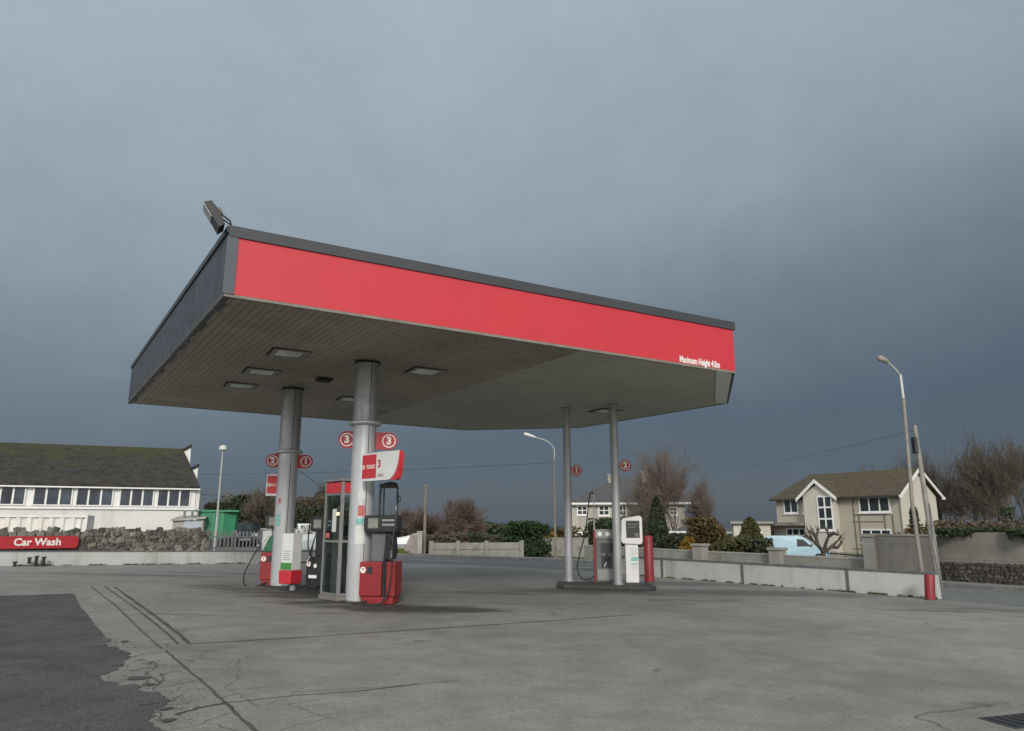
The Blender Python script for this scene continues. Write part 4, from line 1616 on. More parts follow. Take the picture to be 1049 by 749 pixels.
def rough_stone(mb, c, s, rng):
    vs = []
    th = rng.uniform(-0.32, 0.32)
    ct, st = math.cos(th), math.sin(th)
    for dz in (-1, 1):
        for dx, dy in ((-1, -1), (0, -1.15), (1, -1), (1, 1), (0, 1.1), (-1, 1)):
            k = 0.6 + 0.4 * rng.random()
            vs.append((c[0] + dx * s[0] / 2 * k, c[1] + dy * s[1] / 2 * (0.8 + 0.3 * rng.random()), c[2] + dz * s[2] / 2 * k + rng.uniform(-0.01, 0.01)))
    vs = [(c[0] + (x - c[0]) * ct - (z - c[2]) * st, y, c[2] + (x - c[0]) * st + (z - c[2]) * ct) for x, y, z in vs]
    mb.add(vs, [(5, 4, 3, 2, 1, 0), (6, 7, 8, 9, 10, 11)] + [(i, (i + 1) % 6, 6 + (i + 1) % 6, 6 + i) for i in range(6)])


z = 0.05
while z < HW_ - 0.05:
    hh = rng.uniform(0.08, 0.15)
    x = -14.0
    while x < sr:
        w = rng.uniform(0.10, 0.30)
        rough_stone(mb, (x + w / 2, 0.1, z + hh / 2), (w * 1.15, rng.uniform(0.16, 0.26), hh * 1.25), rng)
        x += w
    z += hh * 0.96
x = -14.0
while x < sr - 0.1:
    w = rng.uniform(0.10, 0.24)
    hh = rng.uniform(0.12, 0.27) if rng.random() > 0.25 else 0.1
    rough_stone(mb, (x + w / 2, 0.3, HW_ + hh / 2 - 0.02), (w * 1.15, 0.42, hh * 1.3), rng)
    x += w * rng.uniform(0.9, 1.15)
z = 0.05
while z < HW_:
    rough_stone(mb, (sr - 0.05, 0.3, z + 0.1), (0.3, 0.5, 0.2), rng)
    z += 0.19
mb.build('stones', M['rubble_stone'], t)

# --- car wash sign on it
a, z0, b, z1 = fw_.rect(-30, 549.3, 79.5, 562)
sg = Vector((wp0.x, wp0.y, fw_.p0.z)) - nl * 0.18
t = thing('car_wash_sign', 'long red sign lettered Car Wash on the rubble wall', 'sign', sg, fw_.rz)
mb = MB()
n = 8
r = 0.12
pts = [(a, 0, z0)] + [(b - r + r * math.sin(k * math.pi / 2 / n), 0, z0 + r - r * math.cos(k * math.pi / 2 / n)) for k in range(n + 1)] + [(b - r + r * math.cos(k * math.pi / 2 / n), 0, z1 - r + r * math.sin(k * math.pi / 2 / n)) for k in range(n + 1)] + [(a, 0, z1)]
mb.prism(pts, (0, 0.04, 0))
mb.build('board', M['red_sign'], t)
x0 = fw_.at(14, 555)[0]
x1 = fw_.at(62, 555)[0]
mb = MB()
text_mesh('Car Wash', 0.33, 0.006, 0.0095, TR((x0 + x1) / 2, -0.004, (z0 + z1) / 2 + 0.0), mb)
xsn = [v.x for v in mb.v]
k = (x1 - x0) / (max(xsn) - min(xsn))
mid = (x0 + x1) / 2
for v in mb.v:
    v.x = mid + (v.x - mid) * k
mb.build('lettering', M['white_letters'], t)

# --- the long workshop building
UB = Vector((0.93, 0.37))
pb = at(199, 500, 46)
fb = Facade(pb, UB, 0.1)
t = thing('workshop_building', 'long white workshop with mossy roof and strip windows', 'building', fb.p0, fb.rz)
_, ez = fb.at(199, 500.5)
RD = 5.6                                         # plan depth of the visible roof slope
vB = Vector((-fb.u.y, fb.u.x, 0))
XR_, rzz = Facade(pb + vB * RD, UB, 0.1).at(187, 461.5)
XL = -30.0
mb = MB()
mb.box2((XL, 0.0, -1.0), (0.35, 2 * RD, ez))
mb.build('wall', M['render_white'], t)
mb = MB()
mb.prism([(0.30, 0.0, ez + 0.002), (0.30, 2 * RD, ez + 0.002), (XR_ - 0.15, RD, rzz - 0.12)], (-0.2, 0, 0))
mb.build('gable', M['render_white'], t)
mb = MB()
for (ya, za, yb, zb) in ((-0.35, ez - 0.02, RD, rzz), (2 * RD + 0.35, ez - 0.02, RD, rzz)):
    mb.add([(XL, ya, za), (0.35, ya, za), (XR_, yb, zb), (XL, yb, zb), (XL, ya, za + 0.12), (0.35, ya, za + 0.12), (XR_, yb, zb + 0.12), (XL, yb, zb + 0.12)],
           [(0, 1, 2, 3), (4, 7, 6, 5), (0, 4, 5, 1), (1, 5, 6, 2), (2, 6, 7, 3), (3, 7, 4, 0)])
rf = mb.build('roof', M['roof_mossy'], t)
mb = MB()
mb.box2((XL, -0.40, ez - 0.10), (0.36, -0.352, ez - 0.02))
mb.build('gutter', M['frame_white'], rf)
# stepped white gable fins with dark caps
for (f0, tri, cap) in ((0.96, ((187.0, 463.5), (195.5, 459.5), (194.5, 477.0)), ((185.5, 463), (196.5, 457.2))), (0.40, ((196.8, 482.0), (203.0, 479.5), (201.3, 496.5)), ((195.0, 481.5), (204.0, 477.2)))):
    y_ = RD * f0
    fq = Facade(pb + vB * y_, UB, 0.1)
    T3 = [fq.at(*p) for p in tri]
    mb = MB()
    mb.prism([(x_, y_, z_) for x_, z_ in T3], (0, 0.25, 0))
    fn = mb.build('gable_fin', M['frame_white'], t)
    c0, c1 = fq.at(*cap[0]), fq.at(*cap[1])
    mb = MB()
    mb.prism([(c0[0], y_ - 0.15, c0[1]), (c1[0], y_ - 0.15, c1[1]), (c1[0], y_ - 0.15, c1[1] + 0.14), (c0[0], y_ - 0.15, c0[1] + 0.14)], (0, 0.6, 0))
    mb.build('cap', M['roof_mossy'], fn)
mb = MB()
ra = fb.rect(-30, 497.0, 197, 519.5)
# white window band and the window groups in it
mb.box2((XL, -0.07, fb.at(100, 519)[1]), (0.12, -0.004, ez - 0.03))
mb.build('window_band', M['frame_white'], t)
for gi, (xa, xb, nn_) in enumerate(((-64, -32, 3), (-26, 27, 4), (34, 75, 3), (78, 116.5, 3), (122.5, 158, 3), (161, 195.5, 3))):
    a, z0, b, z1 = fb.rect(xa, 497.3 + max(0, xa) * 0.016, xb, 517.3 + max(0, xb) * 0.012)
    window(t, a, z0, b, z1, nn_, 1, 0.07, 'glass_teal', y=-0.15, sill=False, mull=0.10)
mb = MB()
mb.box2((XL, -0.12, fb.at(100, 520.0)[1] - 0.1), (0.2, -0.004, fb.at(100, 519.3)[1]))
mb.build('sill_course', M['frame_white'], t)

# --- corrugated white container in front
pc = at(88, 545, 37.5)
fcn = Facade(pc, UB, 0.1)
_, ch = fcn.at(88, 527.8)
t = thing('shipping_container', 'white corrugated container standing in front of the workshop', 'container', fcn.p0, fcn.rz)
mb = MB()
x = -9.0
vs = []
k = 0
while x < -0.1:
    for dx, dy in ((0, 0), (0.16, 0), (0.23, 0.07), (0.39, 0.07)):
        vs.append((x + dx, dy))
    x += 0.46
pts = [p for p in vs if p[0] < -0.1]
nv = len(pts)
mb.add([(p[0], p[1], z) for z in (0.0, ch - 0.12) for p in pts], [(i, i + 1, nv + i + 1, nv + i) for i in range(nv - 1)])
mb.box2((-9, 0.1, 0.0), (-0.1, 2.4, ch - 0.12))
mb.build('corrugated_side', M['container'], t)
mb = MB()
mb.box2((-9, -0.03, ch - 0.118), (0, 2.42, ch))
mb.box2((-0.1, -0.02, -0.2), (0, 0.1, ch - 0.12))
mb.box2((-0.1, 2.3, -0.2), (0, 2.42, ch - 0.12))
mb.build('frame', M['container'], t)
mb = MB()
mb.box2((-0.098, 0.105, 0), (-0.02, 2.29, ch - 0.125))
mb.build('end_door', M['container'], t)

# --- small shed by the right end
ps = at(207, 548, 40)
fs = Facade(ps, (0.97, 0.24), 0.1)
t = thing('shed', 'small grey shed with pale blue door against the workshop corner', 'shed', fs.p0, fs.rz)
a, z0, b, z1 = fs.rect(176, 532, 207.5, 560)
mb = MB()
mb.box2((a, 0, -0.5), (b, 2.0, z1 - 0.05))
mb.build('wall', M['shed_grey'], t)
mb = MB()
mb.add([(a - .1, -0.15, z1 - 0.1), (b + .1, -0.15, z1 + 0.02), (b + .1, 2.2, z1 + 0.24), (a - .1, 2.2, z1 + 0.12), (a - .1, -0.15, z1 - 0.02), (b + .1, -0.15, z1 + 0.1), (b + .1, 2.2, z1 + 0.32), (a - .1, 2.2, z1 + 0.2)],
       [(0, 1, 2, 3), (4, 7, 6, 5), (0, 4, 5, 1), (1, 5, 6, 2), (2, 6, 7, 3), (3, 7, 4, 0)])
mb.build('roof', M['shed_grey'], t)
da = fs.rect(188, 534, 206, 556)
mb = MB()
mb.box2((da[0], -0.03, 0), (da[2], -0.003, da[3]))
mb.build('door', M['shed_door'], t)
for px in (187, 195, 201):
    s, z = fs.at(px, 530)
    mb = MB()
    mb.cyl((s, 0.5, z1 - 0.1), (s, 0.5, z1 + 0.42), 0.06, 0.06, 8)
    mb.cyl((s, 0.5, z1 + 0.43), (s, 0.5, z1 + 0.5), 0.13, 0.1, 8)
    mb.build('flue', M['steel_zinc'], t)

# --- green skip / compactor
pg_ = at(229, 553, 41)
fg = Facade(pg_, (0.96, 0.28), 0.1)
t = thing('waste_container', 'tall green steel waste container behind the pale lamp post', 'waste container', fg.p0, fg.rz)
a, z0, b, z1 = fg.rect(205, 522.5, 229, 552)
mb = MB()
mb.prism([(a, 0, z0), (b, 0, z0), (b, 0, z1 - 0.1), (a - 0.2, 0, z1 - 0.1)], (0, 2.2, 0))
mb.build('body', M['skip_green'], t)
mb = MB()
mb.prism([(b + 0.002, 0.05, z0 + 0.02), (b + 0.55, 0.3, z0 + 0.1), (b + 0.62, 0.3, z1 - 0.15), (b + 0.002, 0.05, z1 - 0.12)], (0, 1.7, 0))
mb.build('end_hopper', M['skip_green'], t)
mb = MB()
mb.box2((a - 0.3, -0.12, z1 - 0.098), (b + 0.75, 2.3, z1))
mb.build('rim', M['skip_green'], t)
for k in range(1, 5):
    x = a + (b - a) * k / 5
    mb = MB()
    mb.box2((x - 0.03, -0.05, z0 + 0.05), (x + 0.03, -0.002, z1 - 0.12))
    mb.build('rib', M['skip_green'], t)
mb = MB()
mb.box2((a + 0.1, -0.003, z0 - 0.9), (b - 0.1, 2.1, z0 - 0.002))
mb.build('skid_base', M['cast_iron'], t)


# --- street lamps
def lamp_post(p, h, label, arm=None, lean=(0, 0), r=0.07, grp='street lamps', mat='lamp_pole'):
    t = thing('street_lamp', label, 'street lamp', p, 0, grp)
    t.rotation_euler = (lean[0], lean[1], 0)
    mb = MB()
    mb.tube([(0, 0, -0.1), (0, 0, h * 0.3), (0, 0, h)], [r * 1.25, r * 0.95, r * 0.6], 12)
    mb.build('pole', M[mat], t, smooth_shade=True)
    if arm is None:
        mb = MB()
        mb.tube([(0, 0, h + 0.002), (0, 0, h + 0.06), (0, 0, h + 0.2), (0, 0, h + 0.28)], [0.08, 0.19, 0.19, 0.08], 14)
        mb.build('lamp_head', M['lamp_white'], t, smooth_shade=True)
    else:
        mb = MB()
        mb.tube(resample3([Vector(v) for v in arm]), 0.032, 8)
        mb.build('arm', M['lamp_pole'], t, smooth_shade=True)
        e = Vector(arm[-1])
        d = (Vector(arm[-1]) - Vector(arm[-2])).normalized()
        mb = MB()
        mb.tube([e - d * 0.05, e + d * 0.12, e + d * 0.5, e + d * 0.62], [0.035, 0.08, 0.09, 0.04], 10)
        hd = mb.build('lamp_head', M['lamp_white'], t, smooth_shade=True)
    return t


pl_ = at(219.5, 566, 37.0)
zt = at(226, 462, 37.0)
lz = H(pl_.x, pl_.y)
lamp_post(Vector((pl_.x, pl_.y, lz)), zt.z - lz, 'slim pale lamp post with small round head in front of the green container', lean=(0, 0), r=0.06)

# --- palisade fence and cars behind it
fp0 = lwa + nl * 4.2
ff = Facade(fp0, ul, H(fp0.x, fp0.y))
sa, za = ff.at(214, 545)
sb, zb = ff.at(268.5, 545)
zt_ = ff.at(240, 543.5)[1]
t = thing('palisade_fence', 'grey steel palisade fence beside the end of the rubble wall', 'fence', ff.p0, ff.rz)
mb = MB()
x = sa
while x < sb:
    mb.prism([(x, 0, 0.05), (x + 0.07, 0, 0.05), (x + 0.07, 0, zt_ - 0.06), (x + 0.035, 0, zt_), (x, 0, zt_ - 0.06)], (0, 0.012, 0))
    x += 0.15
mb.build('pales', M['steel_zinc'], t)
for z in (0.3, zt_ - 0.25):
    mb = MB()
    mb.box2((sa, 0.014, z - 0.025), (sb, 0.05, z + 0.025))
    mb.build('rail', M['steel_zinc'], t)
for k in range(3):
    x = sa + (sb - sa) * k / 2
    mb = MB()
    mb.box2((x - 0.05, 0.052, 0), (x + 0.05, 0.15, zt_ + 0.02))
    mb.build('post', M['steel_zinc'], t)
# pale gate pillar by the fence end
q0 = at(273, 565, 33.5)
t = thing('gate_pillar', 'white gate pillar at the fence end, behind the left fuel pump', 'pillar', (q0.x, q0.y, H(q0.x, q0.y)), ff.rz)
hp = at(273, 541, 33.5).z - H(q0.x, q0.y)
mb = MB()
mb.box2((-0.2, -0.2, 0), (0.2, 0.2, hp - 0.08))
mb.build('shaft', M['render_white'], t)
mb = MB()
mb.box2((-0.25, -0.25, hp - 0.078), (0.25, 0.25, hp))
mb.build('cap', M['concrete_pale'], t)


# ------------------------------------------------------------------ vehicles
def vehicle(name, label, cat, p, rz, paint, L, W, prof, belt, glass, wheels, wr=0.31, windscreen=None, rear=None, windows=(), group=None, rails=False):
    """prof: side outline (x forward, z), belt: height above which the sides lean in"""
    t = thing(name, label, cat, p, rz, group)
    top = max(z for x, z in prof)

    def half(z):
        k = 0 if z <= belt else (z - belt) / (top - belt)
        return W / 2 * (1 - 0.17 * k) - (0.06 if z < 0.4 else 0)
    mb = MB()
    n = len(prof)
    vs = [(x, -half(z), z) for x, z in prof] + [(x, half(z), z) for x, z in prof]
    fs = [tuple(range(n - 1, -1, -1)), tuple(range(n, 2 * n))]
    for i in range(n):
        j = (i + 1) % n
        fs.append((i, j, n + j, n + i))
    mb.add(vs, fs)
    mb.build('body', M[paint], t, bevel=0.045)
    for s in (-1, 1):
        for w in windows:
            mb = MB()
            vs = []
            for x, z in w:
                vs.append((x, s * (half(z) + 0.006), z))
            for x, z in w:
                vs.append((x, s * (half(z) - 0.02), z))
            m_ = len(w)
            mb.add(vs, [tuple(range(m_)), tuple(range(2 * m_ - 1, m_ - 1, -1))] + [(i, (i + 1) % m_, m_ + (i + 1) % m_, m_ + i) for i in range(m_)])
            mb.build('side_window', M['car_glass'], t)
    for nm, sc_ in (('windscreen', windscreen), ('rear_window', rear)):
        if sc_:
            (xa, za), (xb, zb), o_ = sc_
            mb = MB()
            ha, hb = half(za) - 0.1, half(zb) - 0.09
            vs = [(xa + o_, -ha, za), (xa + o_, ha, za), (xb + o_, hb, zb), (xb + o_, -hb, zb), (xa - o_, -ha, za), (xa - o_, ha, za), (xb - o_, hb, zb), (xb - o_, -hb, zb)]
            mb.add(vs, [(0, 1, 2, 3), (4, 7, 6, 5), (0, 4, 5, 1), (1, 5, 6, 2), (2, 6, 7, 3), (3, 7, 4, 0)])
            mb.build(nm, M['car_glass'], t)
    for x in wheels:
        for s in (-1, 1):
            y = s * (W / 2 - 0.10)
            mb = MB()
            mb.tube([(x, y - 0.1, wr), (x, y - 0.08, wr), (x, y + 0.08, wr), (x, y + 0.1, wr)], [wr * 0.92, wr, wr, wr * 0.92], 20)
            w = mb.build('wheel', M['tyre'], t, smooth_shade=True)
            mb = MB()
            mb.cyl((x, y + s * 0.09, wr), (x, y + s * 0.112, wr), wr * 0.62, wr * 0.55, 16)
            mb.build('rim', M['rim'], w)
    xf = max(x for x, z in prof)
    xr = min(x for x, z in prof)
    for s in (-1, 1):
        mb = MB()
        mb.box((xf - 0.08, s * (W / 2 - 0.28), 0.72), (0.2, 0.36, 0.16))
        mb.build('headlight', M['lamp_lens'], t, bevel=0.02)
        mb = MB()
        mb.box((xr + 0.035, s * (W / 2 - 0.14), 0.86), (0.1, 0.16, 0.3))
        mb.build('tail_light', M['tail_red'], t, bevel=0.02)
        mb = MB()
        xm = windscreen[0][0] - 0.25 if windscreen else 0.8
        mb.box((xm, s * (W / 2 + 0.06), belt + 0.08), (0.1, 0.18, 0.14))
        mb.build('wing_mirror', M['black_plastic'], t, bevel=0.02)
    mb = MB()
    mb.box((xf + 0.01, 0, 0.45), (0.03, 0.5, 0.11))
    mb.build('number_plate', M['white_letters'], t)
    mb = MB()
    mb.box((xf - 0.02, 0, 0.66), (0.06, W * 0.4, 0.12))
    mb.build('grille', M['black_plastic'], t)
    return t


HATCH = [(-2.0, 0.28), (-2.06, 0.6), (-2.0, 0.98), (-1.72, 1.36), (-1.3, 1.46), (0.1, 1.47), (0.5, 1.36), (1.05, 0.98), (1.85, 0.86), (2.04, 0.7), (2.06, 0.45), (1.98, 0.26), (1.66, 0.24), (-1.7, 0.24)]
HW = ([(-1.55, 1.0), (-0.55, 1.0), (-0.55, 1.38), (-1.3, 1.37)], [(-0.45, 1.0), (0.78, 1.0), (0.35, 1.33), (0.1, 1.38), (-0.45, 1.38)])
VAN = [(-2.2, 0.3), (-2.24, 0.9), (-2.2, 1.5), (-2.06, 1.78), (-1.7, 1.84), (0.1, 1.84), (0.45, 1.78), (1.2, 1.12), (1.95, 0.98), (2.16, 0.8), (2.2, 0.5), (2.12, 0.3), (1.8, 0.26), (-1.8, 0.26)]
VW = ([(0.02, 1.1), (0.98, 1.1), (0.45, 1.58), (0.02, 1.6)],)

q = at(252, 566, 47.0)
vehicle('parked_car', 'dark car parked nose on behind the grey palisade fence', 'car', (q.x, q.y, H(q.x, q.y)), R(-74), 'car_dark', 4.1, 1.72, HATCH, 0.95, 'car_glass', (-1.25, 1.3), windscreen=((1.06, 1.0), (0.5, 1.37), 0.012), rear=((-1.98, 1.02), (-1.72, 1.34), 0.012), windows=HW, group='cars parked behind the forecourt')
q = at(317, 570, 36.5)
vehicle('parked_car', 'pale car seen between the white cabinet and the glass booth', 'car', (q.x, q.y, H(q.x, q.y)), R(12), 'car_white', 4.1, 1.72, HATCH, 0.95, 'car_glass', (-1.25, 1.3), windscreen=((1.06, 1.0), (0.5, 1.37), 0.012), rear=((-1.98, 1.02), (-1.72, 1.34), 0.012), windows=HW, group='cars parked behind the forecourt')


# ================================================================== vegetation
def bare_tree(p, h, spread, label, seed, mat='twig_brown', group=None, levels=5, trunk_r=None, ivy=False, twr=0.016, name='bare_tree', trunk_h=0.2, lean=0.0, dens=1.0, spray=0.5, cw=None):
    rng = random.Random(seed)
    t = thing(name, label, 'tree', (p.x, p.y, gz(p) - 0.05), 0, group)
    big, tw = MB(), MB()
    tr = trunk_r or h * 0.022
    stack = [(Vector((0, 0, 0)), Vector((lean, 0, 1)).normalized(), h * trunk_h, tr, 0)]
    count = 0
    while stack:
        p0, d, L, r, lv = stack.pop()
        pts = [p0]
        rs = [r]
        ns = 3 if lv < 3 else 2
        dd = d.copy()
        r1 = max(r * 0.68, twr * 0.7)
        for k in range(ns):
            dd = (dd + Vector((rng.gauss(0, 0.13), rng.gauss(0, 0.13), rng.gauss(0.05, 0.09)))).normalized()
            pts.append(pts[-1] + dd * (L / ns))
            rs.append(r + (r1 - r) * (k + 1) / ns)
        (big if lv <= 1 else tw).tube(pts, rs, 7 if lv == 0 else (5 if lv < 3 else 3), cap=False)
        count += 1
        if lv >= levels:
            continue
        nch = {0: 5, 1: 4, 2: 4, 3: 4, 4: 4, 5: 3}[min(lv, 5)]
        nch = max(2, int(round(nch * dens)))
        for c in range(nch):
            f = rng.uniform(0.35, 1.0) if lv > 0 else rng.uniform(0.7, 1.0)
            if c == 0:
                f = 1.0
            i = min(len(pts) - 2, int(f * (len(pts) - 1)))
            tt = f * (len(pts) - 1) - i
            q = pts[i].lerp(pts[i + 1], min(1, tt))
            az = rng.uniform(0, 2 * math.pi)
            tilt = rng.uniform(0.35, 1.0) * spread if c else rng.uniform(0.0, 0.35)
            side = Vector((math.cos(az), math.sin(az), 0))
            nd_ = (dd * math.cos(tilt) + (side - dd * side.dot(dd)).normalized() * math.sin(tilt)).normalized()
            if nd_.z < -0.1:
                nd_.z *= -0.3
            stack.append((q, nd_, L * rng.uniform(0.66, 0.9) if lv else h * rng.uniform(0.22, 0.32), max(rs[i] * rng.uniform(0.45, 0.66), twr), lv + 1))
    # sprays of fine twigs at the ends
    ends = [tw.v[i] for i in range(len(tw.v) - 1, 0, -5)]
    for e in ends[:int(len(ends) * spray)]:
        d = Vector((rng.gauss(0, 0.6), rng.gauss(0, 0.6), rng.gauss(0.55, 0.5))).normalized()
        tw.tube([e, e + d * h * rng.uniform(0.03, 0.075)], [twr * 0.9, twr * 0.5], 3, cap=False)
    # fit the tree to the height asked for
    if cw:
        rad = sorted(math.hypot(v.x, v.y) for v in tw.v)
        kr = cw / 2 / rad[int(len(rad) * 0.96)]
        for m_ in (big, tw):
            for v in m_.v:
                f_ = 1 + (kr - 1) * min(1.0, max(0.0, v.z / (h * 0.3)))
                v.x *= f_
                v.y *= f_
    zs_ = sorted(v.z for v in tw.v)
    zm = zs_[int(len(zs_) * 0.985)]
    k = h / zm
    for m_ in (big, tw):
        for v in m_.v:
            v.z *= k
    big.build('trunk', M['bark'], t)
    tw.build('crown', M[mat], t)
    if ivy:
        iv = MB()
        for _ in range(900):
            z = rng.uniform(0, h * 0.5)
            a = rng.uniform(0, 6.28)
            rr = tr * 1.1 + rng.random() * 0.35
            leaf(iv, Vector((rr * math.cos(a), rr * math.sin(a), z)), 0.13, rng)
        iv.build('ivy', M['leaf_ivy'], t)
    return t


def leaf(mb, c, s, rng):
    a = Vector((rng.gauss(0, 1), rng.gauss(0, 1), rng.gauss(0, 1))).normalized()
    b = a.orthogonal().normalized()
    b.rotate(Matrix.Rotation(rng.uniform(0, 6.28), 3, a))
    e = a.cross(b)
    k = s * rng.uniform(0.6, 1.3)
    n = len(mb.v)
    mb.v += [c - b * k, c + e * k * 0.55, c + b * k, c - e * k * 0.55]
    mb.f.append([n, n + 1, n + 2, n + 3])


def shrub(name, p, w, d, h, label, mat, seed, cat='shrub', group=None, n=3500, ls=0.09, shape='dome', stem=True, base=0.0, lumps=9, zoff=0.0):
    rng = random.Random(seed)
    t = thing(name, label, cat, (p.x, p.y, gz(p) + zoff), 0, group)
    mb = MB()
    L = []
    for k in range(lumps):
        a = rng.uniform(0, 6.28)
        zz = rng.uniform(0.1, 0.95)
        rr = rng.uniform(0.15, 0.62)
        L.append((Vector((math.cos(a) * rr * w / 2, math.sin(a) * rr * d / 2, zz * h)), rng.uniform(0.28, 0.5)))
    made = 0
    guard = 0
    while made < n and guard < n * 12:
        guard += 1
        if shape == 'cone':
            z = h * (1 - math.sqrt(rng.random()) * 1.0) if rng.random() < 0.0 else h * rng.random() ** 1.25
            z = max(z, 0.02 * h)
            prof = (1 - z / h) ** 0.5 * (0.72 + 0.28 * min(1, z / (0.2 * h)))
            a = rng.uniform(0, 6.28)
            bumpy = 1 + 0.22 * noise.noise(Vector((math.cos(a) * 2.2, math.sin(a) * 2.2, z / h * 5 + seed)))
            r = prof * bumpy * (rng.random() ** 0.35)
            c = Vector((math.cos(a) * r * w / 2, math.sin(a) * r * d / 2, z + base))
        elif shape == 'hedge':
            c = Vector((rng.uniform(-0.5, 0.5) * w, rng.uniform(-0.5, 0.5) * d, 0))
            top = h * (0.74 + 0.20 * noise.noise(Vector((c.x * 0.55 + seed, c.y * 0.4, 0.0))) + 0.12 * noise.noise(Vector((c.x * 1.7, seed, 0.0))))
            c.z = top * rng.random() ** 0.6 + base
        else:
            l, k = L[rng.randrange(len(L))]
            v = Vector((rng.gauss(0, 1), rng.gauss(0, 1), rng.gauss(0, 1))).normalized() * (rng.random() ** 0.4) * k
            c = l + Vector((v.x * w, v.y * d, v.z * h * 0.75))
            if c.z < 0 or c.z > h * 1.05 or (c.x / (w * 0.52)) ** 2 + (c.y / (d * 0.52)) ** 2 > 1.0:
                continue
            c.z += base
        leaf(mb, c, ls, rng)
        made += 1
    if stem:
        ms = MB()
        for k in range(4 if shape != 'hedge' else max(3, int(w))):
            a = rng.uniform(0, 6.28)
            x = 0 if shape != 'hedge' else rng.uniform(-0.45, 0.45) * w
            ms.tube([(x, 0, -0.1), (x + 0.15 * w * 0.3 * math.cos(a), 0.1 * d * math.sin(a), base + h * 0.35), (x + 0.2 * min(w, 2) * math.cos(a), 0.2 * d * math.sin(a), base + h * 0.7)], [0.05, 0.035, 0.015], 5)
        ms.build('stem', M['bark'], t)
    mb.build('foliage', M[mat], t)
    return t


# ---- left: dark trees and scrub behind the fence
def px_thing(px, py, Y):
    q = at(px, py, Y)
    return Vector((q.x, q.y, H(q.x, q.y)))


TG = 'trees beyond the palisade fence'
for (px, Y, w, ptop, mat, kind, seed, lab) in (
        (250, 50, 4.2, 503, 'leaf_conifer', 'dome', 11, 'dark evergreen tree right beside the green container'),
        (266, 52, 4.0, 508, 'leaf_brown', 'dome', 12, 'brown thicket tree behind the fence, just left of the wing sign'),
        (283, 51, 3.4, 512, 'leaf_dark', 'dome', 13, 'dark ivy-clad tree directly behind the far thick column'),
        (303, 50, 3.2, 512, 'leaf_dark', 'dome', 14, 'dark upright evergreen just right of the far thick column'),
        (325, 54, 4.6, 505, 'leaf_brown', 'dome', 15, 'brown leafy thicket behind the black pump'),
        (347, 55, 4.2, 507, 'leaf_brown', 'dome', 16, 'brown thicket behind the glass booth'),
        (232, 58, 3.6, 510, 'leaf_brown', 'dome', 17, 'reddish brown bush behind the green container')):
    pz = px_thing(px, 560, Y)
    h = at(px, ptop + 7, Y).z - gz(pz)
    shrub('scrub_tree', pz, w, w * 0.9, h, lab, mat, seed, 'tree', TG, 8000, 0.11, 'dome', lumps=16)
for (px, Y, ptop, seed, lab) in ((272, 48, 503, 34, 'bare twiggy tree between green container and far thick column'), (240, 62, 505, 31, 'bare twiggy tree over the green container'), (318, 60, 500, 32, 'bare twiggy tree showing between far column and booth'), (345, 63, 503, 33, 'bare twiggy tree behind the booth roof')):
    pz = px_thing(px, 560, Y)
    bare_tree(pz, at(px, ptop, Y).z - gz(pz), 0.9, lab, seed, 'twig_grey', TG, 5, twr=0.014)

# ---- timber poles
for (px, pb_, pt, Y, r, lab) in ((434.5, 568, 495, 39.0, 0.075, 'bare wooden pole rising beside the concrete panel fence'), (230.5, 545, 506, 56, 0.14, 'short wooden pole sticking up behind the green container')):
    q = at(px, pb_, Y)
    zt = at(px, pt, Y).z
    zb = H(q.x, q.y)
    t = thing('timber_pole', lab, 'pole', (q.x, q.y, zb), 0, 'wooden poles')
    mb = MB()
    mb.tube([(0, 0, -0.2), (0, 0, (zt - zb) * 0.5), (0, 0, zt - zb)], [r * 1.2, r, r * 0.85], 10)
    mb.build('shaft', M['old_timber'], t, smooth_shade=True)
    mb = MB()
    mb.cyl((0, 0, zt - zb + 0.002), (0, 0, zt - zb + 0.05), r, r * 0.6, 10)
    mb.build('cap', M['rust_dark'], t)

# ================================================================== CENTRE, across the road
# white covered heap, verge, stone block, post
q = px_thing(413, 558, 43)
t = thing('covered_heap', 'white sheeted heap on the verge behind the red pump', 'sheeted heap', (q.x, q.y, q.z), R(6))
mb = MB()
NXH, NYH = 34, 10
for j in range(NYH + 1):
    for i in range(NXH + 1):
        u_, v_ = i / NXH, j / NYH
        e = max(0.0, 1 - abs(2 * v_ - 1) ** 3)
        ex = min(1, u_ / 0.06) * min(1, (1 - u_) / 0.06)
        hh = (0.30 + 0.24 * math.exp(-((u_ - 0.66) / 0.18) ** 2) + 0.10 * noise.noise(Vector((u_ * 7, v_ * 3, 2)))) * e ** 0.5 * ex ** 0.6
        mb.v.append(Vector(((u_ - 0.5) * 5.0, (v_ - 0.5) * 1.9, 0.45 + hh)))
for j in range(NYH):
    for i in range(NXH):
        a = j * (NXH + 1) + i
        mb.f.append([a, a + 1, a + NXH + 2, a + NXH + 1])
mb.build('sheet', M['tarp_white'], t, smooth_shade=True)
mb = MB()
mb.box2((-2.48, -0.93, 0.0), (2.48, 0.93, 0.448))
mb.build('stack', M['concrete_pale'], t)
gr = MB()
rng = random.Random(5)
for _ in range(5200):
    px, Y = rng.uniform(394, 419), rng.uniform(37.6, 42)
    q = at(px, 560, Y)
    zz = H(q.x, q.y)
    hh = rng.uniform(0.08, 0.3)
    a = rng.uniform(0, 6.28)
    w = 0.02
    n = len(gr.v)
    gr.v += [Vector((q.x - w * math.cos(a), q.y - w * math.sin(a), zz)), Vector((q.x + w * math.cos(a), q.y + w * math.sin(a), zz)), Vector((q.x + rng.gauss(0, .06), q.y + rng.gauss(0, .06), zz + hh))]
    gr.f.append([n, n + 1, n + 2])
tag(gr.build('verge_grass', M['grass_blade']), 'rough yellow green grass on the verge across the road', 'grass', kind='stuff')
q = px_thing(422, 566, 38.6)
